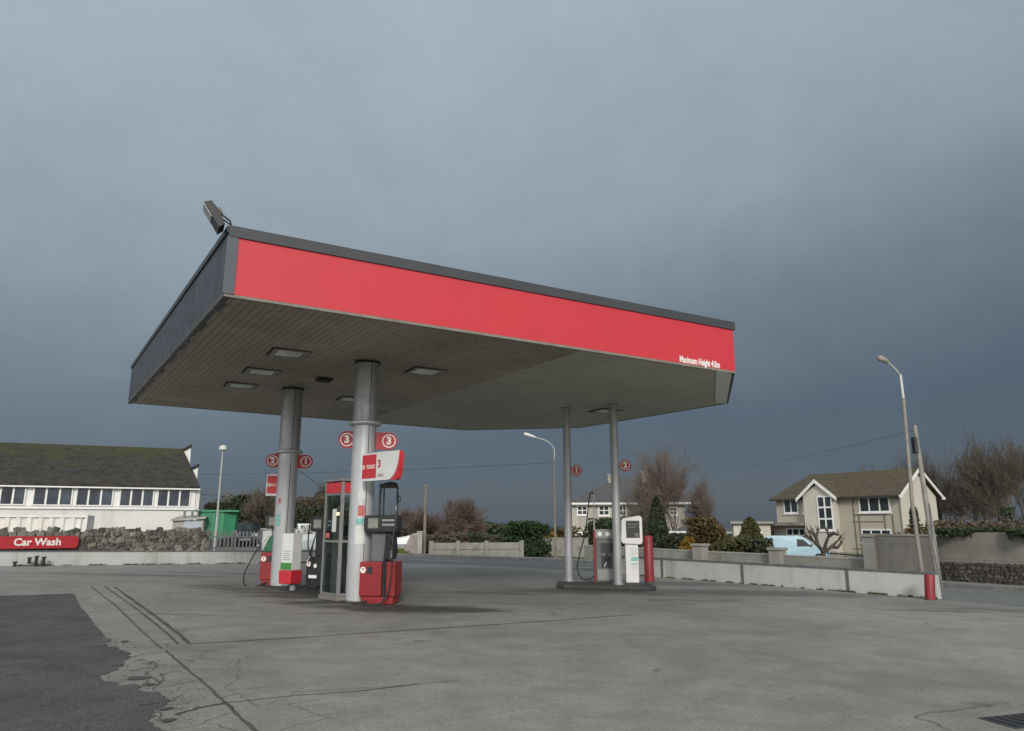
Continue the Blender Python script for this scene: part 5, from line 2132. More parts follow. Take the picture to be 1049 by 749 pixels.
t = thing('stone_block', 'squat pinkish stone block on the verge by the white post', 'stone block', (q.x, q.y, q.z), R(10))
mb = MB()
mb.prism([(-0.42, -0.3, -0.05), (0.42, -0.3, -0.05), (0.40, -0.3, 1.0), (0.0, -0.3, 1.08), (-0.22, -0.3, 0.72), (-0.40, -0.3, 0.3)], (0, 0.6, 0))
mb.build('block', M['stone_pink'], t, bevel=0.04)
q = px_thing(429.5, 567, 38.2)
t = thing('marker_post', 'square white concrete post beside the wooden pole', 'post', (q.x, q.y, q.z), R(10))
mb = MB()
mb.box2((-0.13, -0.13, -0.05), (0.13, 0.13, 1.12))
mb.build('shaft', M['concrete_pale'], t, bevel=0.015)
mb = MB()
mb.box2((-0.15, -0.15, 1.122), (0.15, 0.15, 1.2))
mb.build('cap', M['concrete_pale'], t, bevel=0.02)

# concrete panel fence
fe0, fe1 = at(441, 571, 37.2), at(536, 571, 38.6)
fu = (fe1 - fe0).to_2d().normalized()
fpf = Facade(fe0, fu, H(fe0.x, fe0.y))
LF = (fe1 - fe0).to_2d().length
t = thing('panel_fence', 'weathered concrete post and panel fence across the road', 'fence', fpf.p0, fpf.rz)
hf = fpf.at(480, 556)[1]
xsn = [fpf.at(px, 560)[0] for px in (441.5, 469, 498, 534)]
for k, x in enumerate(xsn):
    mb = MB()
    mb.box2((x - 0.1, -0.12, -0.2), (x + 0.1, 0.08, hf + 0.09))
    mb.build('post', M['concrete_block'], t, bevel=0.012)
for a, b in zip(xsn[:-1], xsn[1:]):
    mb = MB()
    mb.box2((a + 0.102, -0.05, -0.2), (b - 0.102, 0.03, hf * 0.48))
    mb.box2((a + 0.102, -0.05, hf * 0.48 + 0.02), (b - 0.102, 0.03, hf))
    mb.build('panel', M['concrete_block'], t, bevel=0.008)

CT = 'hedges and bushes across the road'
for (px, Y, w, ptop, mat, shape, seed, lab, n, ls) in (
        (450, 41, 3.0, 541, 'leaf_brown', 'hedge', 41, 'brown straggly hedge over the left bays of the panel fence', 3800, 0.10),
        (490, 42, 3.4, 540, 'leaf_dark', 'hedge', 42, 'dark hedge over the middle bay of the panel fence', 4200, 0.10),
        (516, 42, 2.6, 543, 'leaf_brown', 'hedge', 43, 'brown bramble hedge left of the bright green bush', 3200, 0.10),
        (540, 40.5, 2.6, 536, 'leaf_green', 'dome', 44, 'bright green rounded bush at the end of the panel fence', 5200, 0.10),
        (559, 44, 1.6, 545, 'leaf_orange', 'dome', 45, 'orange yellow bush at the foot of the curved street lamp', 2200, 0.09),
        (578, 46, 2.4, 541, 'leaf_rust', 'dome', 46, 'rusty brown bush behind the slim pole numbered 1', 3000, 0.10)):
    pz = px_thing(px, 566, Y)
    shrub('hedge' if shape == 'hedge' else 'bush', pz, w, 1.6, at(px, ptop, Y).z - gz(pz), lab, mat, seed, 'hedge' if shape == 'hedge' else 'bush', CT, n, ls, shape)
for (px, Y, ptop, seed, mat, lab, h_s) in ((462, 56, 513, 51, 'twig_red', 'reddish bare tree rising over the panel fence', 1.0), (440, 60, 525, 52, 'twig_red', 'low reddish bare tree just right of the red pump', 1.1), (420, 66, 524, 53, 'twig_red', 'farther reddish bare tree over the white sheeted heap', 1.0), (478, 60, 526, 54, 'twig_brown', 'small bare tree on the right flank of the reddish tree', 1.1), (402, 62, 528, 55, 'twig_brown', 'small bare tree behind the red pump', 1.1)):
    pz = px_thing(px, 560, Y)
    bare_tree(pz, at(px, ptop, Y).z - gz(pz), h_s, lab, seed, mat, CT, 6, twr=0.010, trunk_h=0.16, spray=0.5)
# distant treeline
mb = MB()
rng = random.Random(8)
for _ in range(15000):
    px = rng.uniform(330, 1100)
    Y = rng.uniform(150, 175)
    q = at(px, 540, Y)
    zb = H(q.x, q.y)
    top = 2.1 + 0.5 * noise.noise(Vector((q.x * 0.06, 0, 1))) + 0.7 * noise.noise(Vector((q.x * 0.25, 3, 1)))
    leaf(mb, Vector((q.x, q.y, zb + max(0.4, top) * rng.random() ** 0.6)), 0.55, rng)
tag(mb.build('distant_trees', M['leaf_conifer']), 'low dark line of far off trees on the horizon', 'treeline', kind='stuff')

# grey block wall / pier at the corner of the garden, and the long garden wall
GC = Vector((NR.x, NR.y))                          # garden wall line: p.NR = 26.6


def on_line(px, py, c):
    d = ray(px, py)
    k = c / (d.x * NR.x + d.y * NR.y)
    return EYEP + d * k


GCv = 27.0
ga, gb = on_line(556, 560, GCv + 2.2), on_line(888, 580, GCv - 0.6)
wall_run('garden_wall', [tuple(on_line(600, 560, GCv + 2.0).to_2d()), tuple(on_line(680, 560, GCv + 0.6).to_2d()), tuple(gb.to_2d())], 0.62, 0.22, 'concrete_block', 'long low grey garden wall with two piers across the road', cap='concrete_pale', cap_h=0.05)
bw = on_line(554, 560, GCv + 2.6)
fbw = Facade(bw, (0.93, -0.36), H(bw.x, bw.y))
t = thing('block_wall', 'plain pale block wall standing between curved lamp and slim pole', 'wall', fbw.p0, fbw.rz)
a, z0, b, z1 = fbw.rect(554, 551, 602, 575)
mb = MB()
mb.box2((a, 0, -0.3), (b, 0.25, z1 - 0.05))
mb.build('masonry', M['concrete_block'], t)
mb = MB()
mb.box2((a - 0.03, -0.03, z1 - 0.048), (b + 0.03, 0.28, z1))
mb.build('coping', M['concrete_pale'], t)
for (px, ptop, cc, lab) in ((718, 557, GCv - 0.05, 'grey wall pier in front of the rounded rust brown shrub'), (797, 561, GCv - 0.35, 'grey wall pier in front of the pale blue van'), (893, 547, GCv - 1.0, 'tall grey pier where the high block wall begins')):
    q = on_line(px, 575, cc)
    zt = at(px, ptop, q.y).z
    zb = H(q.x, q.y)
    t = thing('wall_pier', lab, 'pier', (q.x, q.y, zb), math.atan2(-NR.x, NR.y), 'grey garden wall piers')
    hh = zt - zb
    s = 0.24 if px < 880 else 0.19
    mb = MB()
    mb.box2((-s, -s, -0.3), (s, s, hh - 0.1))
    mb.build('shaft', M['concrete_block'], t, bevel=0.01)
    mb = MB()
    mb.prism([(-s - 0.05, -s - 0.05, hh - 0.098), (s + 0.05, -s - 0.05, hh - 0.098), (s + 0.05, s + 0.05, hh - 0.098), (-s - 0.05, s + 0.05, hh - 0.098)], (0, 0, 0.1))
    mb.build('cap', M['concrete_block'], t, bevel=0.012)

# high block wall
hb0, hb1 = on_line(897, 575, GCv - 1.0), on_line(957, 580, GCv - 1.3)
fh = Facade(hb0, (hb1 - hb0).to_2d().normalized(), H(hb0.x, hb0.y))
t = thing('block_wall', 'high dark stained block wall in front of the cream house', 'wall', fh.p0, fh.rz)
a, z0, b, z1 = fh.rect(896, 547, 957, 595)
za, zb_ = fh.at(897, 547)[1], fh.at(956, 548)[1]
mb = MB()
mb.prism([(a, 0, -0.5), (b, 0, -0.6), (b, 0, zb_ - 0.05), (a, 0, za - 0.05)], (0, 0.24, 0))
mb.build('masonry', M['concrete_dark'], t)
mb = MB()
mb.prism([(a - 0.02, -0.03, za - 0.048), (b + 0.03, -0.03, zb_ - 0.048), (b + 0.03, -0.03, zb_ + 0.01), (a - 0.02, -0.03, za + 0.01)], (0, 0.30, 0))
mb.build('coping', M['concrete_block'], t)

# wall at the far right: rendered top on a dark stone base
sr0, sr1 = on_line(962, 585, GCv - 0.7), on_line(1180, 600, GCv - 0.9)
fsr = Facade(sr0, (sr1 - sr0).to_2d().normalized(), H(sr0.x, sr0.y))
LS = (sr1 - sr0).to_2d().length
z1 = fsr.at(1000, 545.5)[1]
zm_ = fsr.at(1000, 574)[1]
t = thing('boundary_wall', 'tall boundary wall with rendered top over dark rubble, beyond the road', 'wall', fsr.p0, fsr.rz)
mb = MB()
mb.box2((0, 0.1, zm_), (LS, 0.4, z1))
mb.build('rendered_top', M['concrete_dark'], t)
mb = MB()
mb.box2((0, 0.0, -1.0), (LS, 0.5, zm_ - 0.003))
mb.build('base_core', M['concrete_dark'], t)
mb = MB()
rng = random.Random(21)
z = -0.4
while z < zm_ - 0.12:
    hh = rng.uniform(0.07, 0.12)
    x = 0
    while x < LS:
        w = rng.uniform(0.09, 0.22)
        rough_stone(mb, (x + w / 2, 0.0, z + hh / 2), (w, rng.uniform(0.1, 0.18), hh * 1.05), rng)
        x += w
    z += hh
mb.build('stones', M['dark_stone'], t)
for k in range(4):
    pz = fsr.p0 + fsr.u * (1.0 + k * 2.1) + Vector((-fsr.u.y, fsr.u.x, 0)) * 0.6
    shrub('ivy_hedge', Vector((pz.x, pz.y, 0)), 2.4, 0.9, 0.36, ('green ivy hedge spilling over the boundary wall beside the cream house', 'second stretch of ivy hedge on the boundary wall, going right', 'third stretch of ivy hedge on the boundary wall, below the woodland', 'last stretch of ivy hedge on the boundary wall at the picture edge')[k], 'leaf_ivy', 60 + k, 'hedge', 'ivy hedge on the boundary wall', 2300, 0.06, 'hedge', stem=False, base=z1 - 0.12)

# railings and house drive gate
rg0 = on_line(848, 575, GCv + 1.6)
frg = Facade(rg0, (hb0 - rg0).to_2d().normalized(), H(rg0.x, rg0.y))
t = thing('railing', 'dark metal railing in front of the cream house bay', 'railing', frg.p0, frg.rz)
sa, sb = frg.at(848, 570)[0], frg.at(889, 570)[0]
zt_ = frg.at(868, 566)[1]
mb = MB()
x = sa
while x < sb:
    mb.cyl((x, 0, -0.2), (x, 0, zt_), 0.012, 0.012, 6)
    x += 0.13
mb.build('bars', M['cast_iron'], t)
for z in (zt_ - 0.08, 0.15):
    mb = MB()
    mb.box2((sa, -0.02, z - 0.02), (sb, 0.02, z + 0.02))
    mb.build('rail', M['cast_iron'], t)


# ================================================================== RIGHT: the cream house
ph = at(927.5, 560, 52)
GZ2 = -1.25
fh2 = Facade(ph, (0.58, -0.815), GZ2)
u2, rz2 = fh2.u, fh2.rz
v2 = Vector((-u2.y, u2.x, 0))
t = thing('detached_house', 'cream two storey house with mossy roof and white gabled bay', 'house', fh2.p0, rz2)
xl = fh2.at(796, 530)[0]
ze = fh2.at(850, 509.5)[1]
fgb = Facade(ph, (v2.x, v2.y), GZ2)               # gable plane
gd = fgb.at(961, 530)[0]
gap = fgb.at(943, 482)[1]                         # apex of the gable
print('house', xl, ze, gd, gap)
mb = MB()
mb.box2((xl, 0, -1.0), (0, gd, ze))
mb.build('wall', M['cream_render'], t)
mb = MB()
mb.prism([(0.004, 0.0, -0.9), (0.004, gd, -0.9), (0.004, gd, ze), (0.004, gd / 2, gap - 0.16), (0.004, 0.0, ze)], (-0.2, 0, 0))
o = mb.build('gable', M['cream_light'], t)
mb = MB()
ov = 0.4
for s in (0, 1):
    ya = -ov if s == 0 else gd + ov
    za = ze - 0.12
    yb = gd / 2
    zb = gap
    hipx = xl - 0.3 + (0.0)
    mb.add([(hipx, ya, za), (0.3, ya, za), (0.3, yb, zb), (xl + 1.6, yb, zb), (hipx, ya, za + 0.14), (0.3, ya, za + 0.14), (0.3, yb, zb + 0.14), (xl + 1.6, yb, zb + 0.14)],
           [(0, 1, 2, 3), (4, 7, 6, 5), (0, 4, 5, 1), (1, 5, 6, 2), (2, 6, 7, 3), (3, 7, 4, 0)])
mb.add([(xl - 0.3, -ov, ze + 0.02), (xl - 0.3, gd + ov, ze + 0.02), (xl + 1.6, gd / 2, gap + 0.14), (xl - 0.25, -ov, ze - 0.1), (xl - 0.25, gd + ov, ze - 0.1), (xl + 1.7, gd / 2, gap)], [(0, 1, 2), (5, 4, 3), (0, 3, 4, 1), (1, 4, 5, 2), (2, 5, 3, 0)])
rf = mb.build('roof', M['roof_house'], t)
mb = MB()
for s in (0, 1):
    ya = -ov - 0.05 if s == 0 else gd + ov + 0.05
    mb.prism([(0.302, ya, ze - 0.20), (0.302, gd / 2, gap - 0.06), (0.302, gd / 2, gap + 0.18), (0.302, ya, ze + 0.04)], (0.06, 0, 0))
mb.box2((0.30, -ov - 0.3, ze - 0.22), (0.36, -ov + 0.1, ze - 0.02))
mb.box2((0.30, gd + ov - 0.1, ze - 0.22), (0.36, gd + ov + 0.3, ze - 0.02))
mb.build('barge_board', M['frame_white'], rf)
mb = MB()
mb.box2((xl - 0.3, -ov - 0.1, ze - 0.16), (0.3, -ov - 0.005, ze - 0.05))
mb.build('gutter', M['cast_iron'], rf)
mb = MB()
mb.cyl((0.33, gd / 2, gap + 0.12), (0.33, gd / 2, gap + 0.6), 0.06, 0.03, 8)
mb.build('finial', M['frame_white'], rf)
# bay with its own gable
a, z0, b, z1 = fh2.rect(831, 508, 861, 575)
bd = 0.75
bzap = fh2.at(846, 494.5)[1] + 0.1
b_e = fh2.at(846, 507)[1]
mb = MB()
mb.prism([(a, -bd, -0.9), (b, -bd, -0.9), (b, -bd, b_e), ((a + b) / 2, -bd, bzap - 0.25), (a, -bd, b_e)], (0, bd - 0.004, 0))
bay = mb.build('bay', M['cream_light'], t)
mb = MB()
for s in (0, 1):
    xa = a - 0.45 if s == 0 else b + 0.45
    xm = (a + b) / 2
    zz = b_e - 0.3
    mb.add([(xa, -bd - 0.2, zz), (xm, -bd - 0.2, bzap), (xm, 1.5, bzap), (xa, 1.5, zz), (xa, -bd - 0.2, zz + 0.1), (xm, -bd - 0.2, bzap + 0.1), (xm, 1.5, bzap + 0.1), (xa, 1.5, zz + 0.1)],
           [(0, 1, 2, 3), (4, 7, 6, 5), (0, 4, 5, 1), (1, 5, 6, 2), (2, 6, 7, 3), (3, 7, 4, 0)])
mb.build('bay_roof', M['roof_house'], bay)
mb = MB()
for s in (0, 1):
    xa = a - 0.47 if s == 0 else b + 0.47
    xm = (a + b) / 2
    zz = b_e - 0.3
    mb.prism([(xa, -bd - 0.26, zz - 0.2), (xm, -bd - 0.26, bzap - 0.14), (xm, -bd - 0.26, bzap + 0.13), (xa, -bd - 0.26, zz + 0.07)], (0, 0.055, 0))
mb.build('barge_board', M['frame_white'], bay)


def house_win(px0, py0, px1, py1, nx, nz, y=-0.06, f=0.10, fac=fh2, par=t, dy=0.0, sill=True):
    a, z0, b, z1 = fac.rect(px0, py0, px1, py1)
    w = window(par, a, z0, b, z1, nx, nz, f, 'glass_dark', 'frame_white', y=y, mull=0.09, sill=sill)
    return w


for (w_, nx_, nz_) in (((803, 511, 818, 526), 2, 1), ((822, 511, 831, 526), 1, 1), ((880, 509, 912, 525), 3, 1), ((806, 541, 826, 556), 3, 2), ((883, 542, 914, 556), 3, 1)):
    house_win(*w_, nx_, nz_)
fbay = Facade(fh2.p0 - v2 * bd, (u2.x, u2.y), GZ2)
a_, z0_, b_, z1_ = fbay.rect(838, 508, 853.5, 543.5)
w = window(bay, a_, z0_, b_, z1_, 2, 3, 0.1, 'glass_dark', 'frame_white', y=-bd - 0.06, mull=0.12)
for ch in [w] + list(w.children):
    for vv in ch.data.vertices:
        if vv.co.y > -bd + 0.05:
            vv.co.y = -bd + 0.001
# porch canopy slab, side extension, pipes
a, z0, b, z1 = fh2.rect(788, 536, 831, 538.5)
mb = MB()
mb.box2((a, -1.1, z0), (b - 0.1, -0.004, z1 + 0.05))
mb.build('porch_roof', M['concrete_dark'], t)
a2, z02, b2, z12 = fh2.rect(776, 538, 793, 575)
mb = MB()
mb.box2((a2, 0.2, -1.0), (xl - 0.004, 5.0, z12))
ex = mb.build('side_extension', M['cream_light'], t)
mb = MB()
mb.box2((a2 - 0.15, 0.05, z12 + 0.002), (xl - 0.006, 5.1, z12 + 0.18))
mb.build('flat_roof', M['concrete_dark'], ex)
mb = MB()
mb.box2((a2 + 0.4, 0.15, -0.8), (a2 + 1.5, 0.197, z12 - 0.5))
mb.build('garage_door', M['downpipe'], ex)
for (x0, y0, x1, y1) in ((873.5, 510, 873.5, 578), (880, 527, 880, 576), (906, 526, 906, 545), (921, 510, 921, 548), (914.5, 527, 914.5, 548)):
    s, z = fh2.at(x0, y0)
    s2, zz2 = fh2.at(x1, y1)
    if s > -0.1:
        continue
    mb = MB()
    mb.cyl((s, -0.05, z), (s, -0.05, zz2), 0.03, 0.03, 8)
    mb.build('downpipe', M['downpipe'], t)
for (x0, x1, y) in ((874, 908, 527.7), (874, 905, 534.5), (874, 890, 562)):
    s, z = fh2.at(x0, y)
    s2, zz2 = fh2.at(x1, y)
    mb = MB()
    mb.box2((s, -0.045, z - 0.02), (min(s2, -0.05), -0.003, z + 0.02))
    mb.build('trellis_wire', M['downpipe'], t)
# ivy up the corner of the house
rng = random.Random(77)
mb = MB()
c_ = fh2.at(934, 530)
q0 = fh2.p0 - v2 * 0.6 + u2 * 0.6
q = at(938.5, 548, 47.5)
for _ in range(1500):
    f = rng.random()
    z = f * 2.7
    w = 0.5 * (1 - 0.55 * f) * (0.8 + 0.5 * noise.noise(Vector((0, 0, z * 1.3))))
    a = rng.uniform(0, 6.28)
    r = math.sqrt(rng.random()) * w
    leaf(mb, Vector((r * math.cos(a), r * math.sin(a), z)), 0.11, rng)
tt = thing('cypress', 'narrow dark green column tree at the gable end of the cream house', 'tree', (q.x, q.y, q.z - 1.0), 0)
ms = MB()
ms.tube([(0, 0, -1.2), (0, 0, 1.5), (0, 0, 3.6)], [0.08, 0.06, 0.02], 6)
ms.build('trunk', M['bark'], tt)
mb.build('foliage', M['leaf_dark'], tt)

# van on the drive
q = at(817, 575.5, 55)
vz = q.z
vehicle('van', 'pale blue van parked on the drive of the cream house', 'van', (q.x, q.y, vz), math.atan2(-0.30, 0.95), 'van_blue', 4.4, 1.75, VAN, 1.1, 'car_glass', (-1.35, 1.4), windscreen=((1.22, 1.14), (0.48, 1.75), 0.012), windows=VW)
# drive under it
mb = MB()
pts = [at(px, py, Y) for px, py, Y in ((760, 575, 52), (870, 575, 47), (860, 575, 57), (760, 575, 63))]
mb.add([(p.x, p.y, vz - 0.003) for p in pts], [(0, 1, 2, 3)])
mb.prism([(p.x, p.y, vz - 1.2) for p in pts], (0, 0, 1.19))
structure(mb.build('driveway', M['pavement']))

# pollarded tree
q = at(843, 578, 40)
t = thing('pollarded_tree', 'bare pollarded tree with knuckled limbs in front of the cream house', 'tree', (q.x, q.y, q.z), 0)


def pt(px, py, dy=0.0):
    w = at(px, py, 40 + dy)
    return w - q


mb = MB()
mb.tube([(0, 0, -0.4), pt(843, 571), pt(844, 565)], [0.16, 0.14, 0.13], 9)
mb.build('trunk', M['bark'], t, smooth_shade=True)
limbs = [[(844, 566), (838, 559), (832, 553), (829, 545)], [(832, 553), (826, 549)], [(838, 559), (836, 550), (838, 543)], [(844, 566), (846, 557), (849, 549), (847, 543)], [(844, 566), (852, 560), (857, 555), (861, 551)], [(852, 560), (858, 561), (862, 556)], [(849, 549), (854, 546), (858, 548)], [(836, 550), (832, 545)]]
mb = MB()
for k, l in enumerate(limbs):
    pts = [pt(x, y, (k % 3 - 1) * 0.25 * i) for i, (x, y) in enumerate(l)]
    mb.tube(pts, [0.11 - 0.025 * i for i in range(len(pts))], 7)
    e = pts[-1]
    mb.tube([e - Vector((0, 0, .05)), e, e + Vector((0, 0, .08))], [0.05, 0.10, 0.04], 7)
    rng = random.Random(k)
    for _ in range(7):
        mb.tube([e, e + Vector((rng.gauss(0, .15), rng.gauss(0, .15), rng.uniform(.12, .35)))], [0.018, 0.01], 3)
mb.build('limb', M['bark'], t, smooth_shade=True)

# shrubs in the garden beyond the wall
SG = 'garden shrubs along the grey wall'
for (px, Y, wpx, ptop, pbase, mat, shape, seed, lab, n) in (
        (675, 42, 26, 510, 576, 'leaf_conifer', 'cone', 71, 'tall dark conifer behind the tall red bollard', 6500),
        (634, 50, 56, 533, 572, 'leaf_green', 'dome', 72, 'green laurel hedge in front of the grey house windows', 9000),
        (610, 48, 30, 537, 572, 'leaf_dark', 'dome', 73, 'dark low bush between the two slim poles', 3500),
        (696, 40, 26, 548, 578, 'leaf_dark', 'dome', 74, 'low dark shrub right of the tall conifer', 3000),
        (704, 39, 14, 552, 578, 'leaf_orange', 'dome', 75, 'orange berried shrub left of the first wall pier', 1800),
        (727, 43, 40, 533, 578, 'leaf_rust', 'dome', 76, 'rounded rust brown shrub behind the first wall pier', 5500),
        (771, 41, 34, 531, 580, 'leaf_olive', 'cone', 77, 'broad olive green cone conifer left of the pale blue van', 6500),
        (752, 38.5, 38, 551, 580, 'leaf_olive', 'dome', 78, 'low olive spreading shrub below the broad cone conifer', 4200),
        (779, 38, 34, 553, 582, 'leaf_conifer', 'dome', 79, 'low green spreading shrub beside the van bonnet wall pier', 4200)):
    q = at(px, pbase, Y)
    w = wpx / F * Y * 1.02
    zz = at(px, pbase, Y).z
    shrub('conifer' if shape == 'cone' else 'garden_shrub', q, w, w * 0.8, at(px, ptop, Y).z - zz, lab, mat, seed, 'tree' if shape == 'cone' else 'shrub', SG, int(n * 1.3), 0.11, shape, zoff=zz - H(q.x, q.y), lumps=11)

# ---- the grey hipped house behind
ph1 = at(580, 560, 78)
fh1 = Facade(ph1, (0.985, -0.17), -1.0)
t = thing('hipped_house', 'two storey grey rendered house with hipped slate roof and two chimneys', 'house', fh1.p0, fh1.rz)
x0, x1 = fh1.at(586, 530)[0], fh1.at(702, 530)[0]
ze = fh1.at(640, 515.5)[1]
dp = 9.0
_, zr = Facade(ph1 + Vector((-fh1.u.y, fh1.u.x, 0)) * dp / 2, (fh1.u.x, fh1.u.y), -1.0).at(645, 490)
xa, xb = fh1.at(626, 492)[0], fh1.at(668, 492)[0]
mb = MB()
mb.box2((x0, 0, -1), (x1, dp, ze))
mb.build('wall', M['pebbledash'], t)
mb = MB()
ov = 0.55
c = [(x0 - ov, -ov, ze + 0.02), (x1 + ov, -ov, ze + 0.02), (x1 + ov, dp + ov, ze + 0.02), (x0 - ov, dp + ov, ze + 0.02), (xa, dp / 2, zr), (xb, dp / 2, zr)]
mb.add(c, [(0, 1, 5, 4), (1, 2, 5), (2, 3, 4, 5), (3, 0, 4), (3, 2, 1, 0)])
rf = mb.build('roof', M['roof_slate'], t)
mb = MB()
mb.box2((x0 - ov - 0.02, -ov - 0.1, ze - 0.14), (x1 + ov + 0.02, -ov - 0.002, ze + 0.05))
mb.box2((x0 - ov - 0.02, -ov, ze - 0.2), (x1 + ov, -0.004, ze + 0.018))
mb.build('fascia_board', M['frame_white'], rf)
for (pxa, pxb, pt_, dy) in ((623, 633, 487, 3.5), (658, 667, 484.5, 2.5)):
    ff_ = Facade(ph1 + Vector((-fh1.u.y, fh1.u.x, 0)) * dy, (fh1.u.x, fh1.u.y), -1.0)
    a, z0, b, z1 = ff_.rect(pxa, pt_, pxb, 512)
    mb = MB()
    mb.box2((a, dy, ze), (b, dy + 0.8, z1))
    chm = mb.build('chimney', M['chimney_render'], rf)
    mb = MB()
    mb.box2((a - 0.08, dy - 0.08, z1 + 0.002), (b + 0.08, dy + 0.88, z1 + 0.14))
    mb.cyl(((a + b) / 2, dy + 0.4, z1 + 0.142), ((a + b) / 2, dy + 0.4, z1 + 0.5), 0.14, 0.11, 10)
    mb.build('chimney_pot', M['chimney_render'], chm)
for (wx0, wy0, wx1, wy1, a_, b_) in ((591, 518, 602, 528, 2, 2), (613, 517.5, 624.5, 528.5, 2, 2), (634, 518, 642, 528.5, 2, 2), (590, 545, 603, 556, 2, 2), (648, 545, 660, 556, 2, 2), (686, 519, 694, 528, 2, 2)):
    house_win(wx0, wy0, wx1, wy1, a_, b_, fac=fh1, par=t, f=0.12)
mb = MB()
s, z = fh1.at(611, 530)
mb.cyl((fh1.at(700, 512)[0], 1.0, ze), (fh1.at(700, 512)[0], 1.0, fh1.at(700, 500)[1]), 0.035, 0.03, 6)
mb.build('aerial_mast', M['steel_zinc'], t)

# lower white house right of it, with low dark roof
for (pxa, pxb, pe, pr, Y, lab, wm, off) in ((692, 752, 545, 530, 66, 'low bungalow with dark hipped roof between the grey and cream houses', 'pebbledash', 6), (752, 790, 537, 533, 60, 'flat roofed cream outbuilding left of the cream house', 'cream_light', 3)):
    pq = at(pxa, 560, Y)
    f_ = Facade(pq, (0.97, -0.24), -1.2)
    t = thing('bungalow' if off == 6 else 'outbuilding', lab, 'bungalow' if off == 6 else 'outbuilding', f_.p0, f_.rz)
    a, b = f_.at(pxa, 550)[0], f_.at(pxb, 550)[0]
    ze = f_.at((pxa + pxb) / 2, pe)[1]
    _, zr = Facade(pq + Vector((-f_.u.y, f_.u.x, 0)) * off / 2, (f_.u.x, f_.u.y), -1.2).at((pxa + pxb) / 2, pr)
    mb = MB()
    mb.box2((a, 0, -1), (b, off, ze))
    mb.build('wall', M[wm], t)
    mb = MB()
    if off == 6:
        c = [(a - .5, -.5, ze), (b + .5, -.5, ze), (b + .5, off + .5, ze), (a - .5, off + .5, ze), (a + 2.6, off / 2, zr), (b - 2.6, off / 2, zr)]
        mb.add(c, [(0, 1, 5, 4), (1, 2, 5), (2, 3, 4, 5), (3, 0, 4), (3, 2, 1, 0)])
    else:
        mb.box2((a - .25, -.3, ze + 0.002), (b + .2, off + .3, ze + 0.22))
    rf = mb.build('roof', M['roof_slate' if off == 6 else 'concrete_dark'], t)
    mb = MB()
    mb.box2((a - .5, -.58, ze - 0.16), (b + .5, -.503, ze + 0.06)) if off == 6 else mb.box2((a - .25, -.34, ze + 0.03), (b + .2, -.302, ze + 0.2))
    mb.build('fascia_board', M['frame_white' if off == 6 else 'concrete_block'], rf)
    w0 = a + (b - a) * 0.25
    window(t, w0, ze - 1.6, w0 + 1.4, ze - 0.5, 2, 1, 0.1)
    if off == 6:
        w0 = a + (b - a) * 0.6
        window(t, w0, ze - 1.6, w0 + 1.4, ze - 0.5, 2, 1, 0.1)

# ---- bare trees
BG = 'bare trees behind the houses'
for (px, Y, ptop, seed, mat, sp, lab, lv) in (
        (697, 70, 463, 81, 'twig_brown', 1.0, 'large broad round bare tree at the right half of the grey hipped house', 6),
        (662, 88, 474, 82, 'twig_brown', 0.85, 'bare tree against the right chimney of the grey house', 5),
        (727, 74, 496, 83, 'twig_brown', 0.95, 'smaller brown bare tree at the right of the large broad tree', 6),
        (655, 47, 514, 84, 'twig_grey', 0.8, 'slender bare garden tree in front of the grey house', 5)):
    pz = px_thing(px, 560, Y)
    bare_tree(pz, at(px, ptop, Y).z - gz(pz), sp, lab, seed, mat, BG, lv, twr=0.0145 if Y > 60 else 0.011, trunk_h=0.16, spray=0.3, cw={690: 0, 697: 8.6, 727: 5.0, 662: 6.0}.get(px))
WG = 'woodland trees above the boundary wall'
for (px, Y, ptop, seed, mat, sp, lab, ivy) in (
        (952, 66, 462, 91, 'twig_grey', 0.7, 'bare woodland tree just right of the leaning pole', False),
        (975, 62, 458, 92, 'twig_grey', 0.75, 'bare woodland tree right of the cream gable', False),
        (998, 58, 452, 93, 'twig_grey', 0.75, 'tall bare woodland tree, second from the picture edge', False),
        (1012, 61, 455, 94, 'twig_brown', 0.7, 'woodland tree with brown twigs over the middle of the boundary wall', False),
        (1036, 55, 450, 95, 'twig_grey', 0.7, 'tallest bare woodland tree at the picture edge', True),
        (1062, 60, 447, 96, 'twig_grey', 0.7, 'bare woodland tree cut by the picture edge', False),
        (985, 72, 470, 97, 'twig_red', 0.9, 'low reddish bare tree among the woodland trunks', False),
        (1022, 75, 466, 98, 'twig_red', 0.9, 'reddish bare tree deep in the wood near the picture edge', False),
        (908, 74, 478, 99, 'twig_brown', 0.9, 'bare tree top showing over the cream house roof', False),
        (925, 78, 472, 100, 'twig_grey', 0.9, 'bare tree showing behind the cream house chimney end', False)):
    pz = px_thing(px, 560, Y)
    bare_tree(pz, at(px, ptop + 7, Y).z - gz(pz), sp, lab, seed, mat, WG, 5, twr=0.017, ivy=ivy, trunk_h=0.28, dens=1.0, spray=0.45, cw=5.0)
for (px, Y, w, ptop, seed, mat, lab) in ((985, 42, 6.5, 521, 101, 'leaf_rust', 'brown undergrowth bank behind the left half of the boundary wall'), (1040, 40, 7.0, 518, 102, 'leaf_brown', 'brown undergrowth bank behind the right half of the boundary wall')):
    pz = px_thing(px, 560, Y)
    shrub('scrub_bank', pz, w, 3, at(px, ptop, Y).z - gz(pz), lab, mat, seed, 'scrub', 'scrub banks behind the boundary wall', 5200, 0.12, 'hedge')

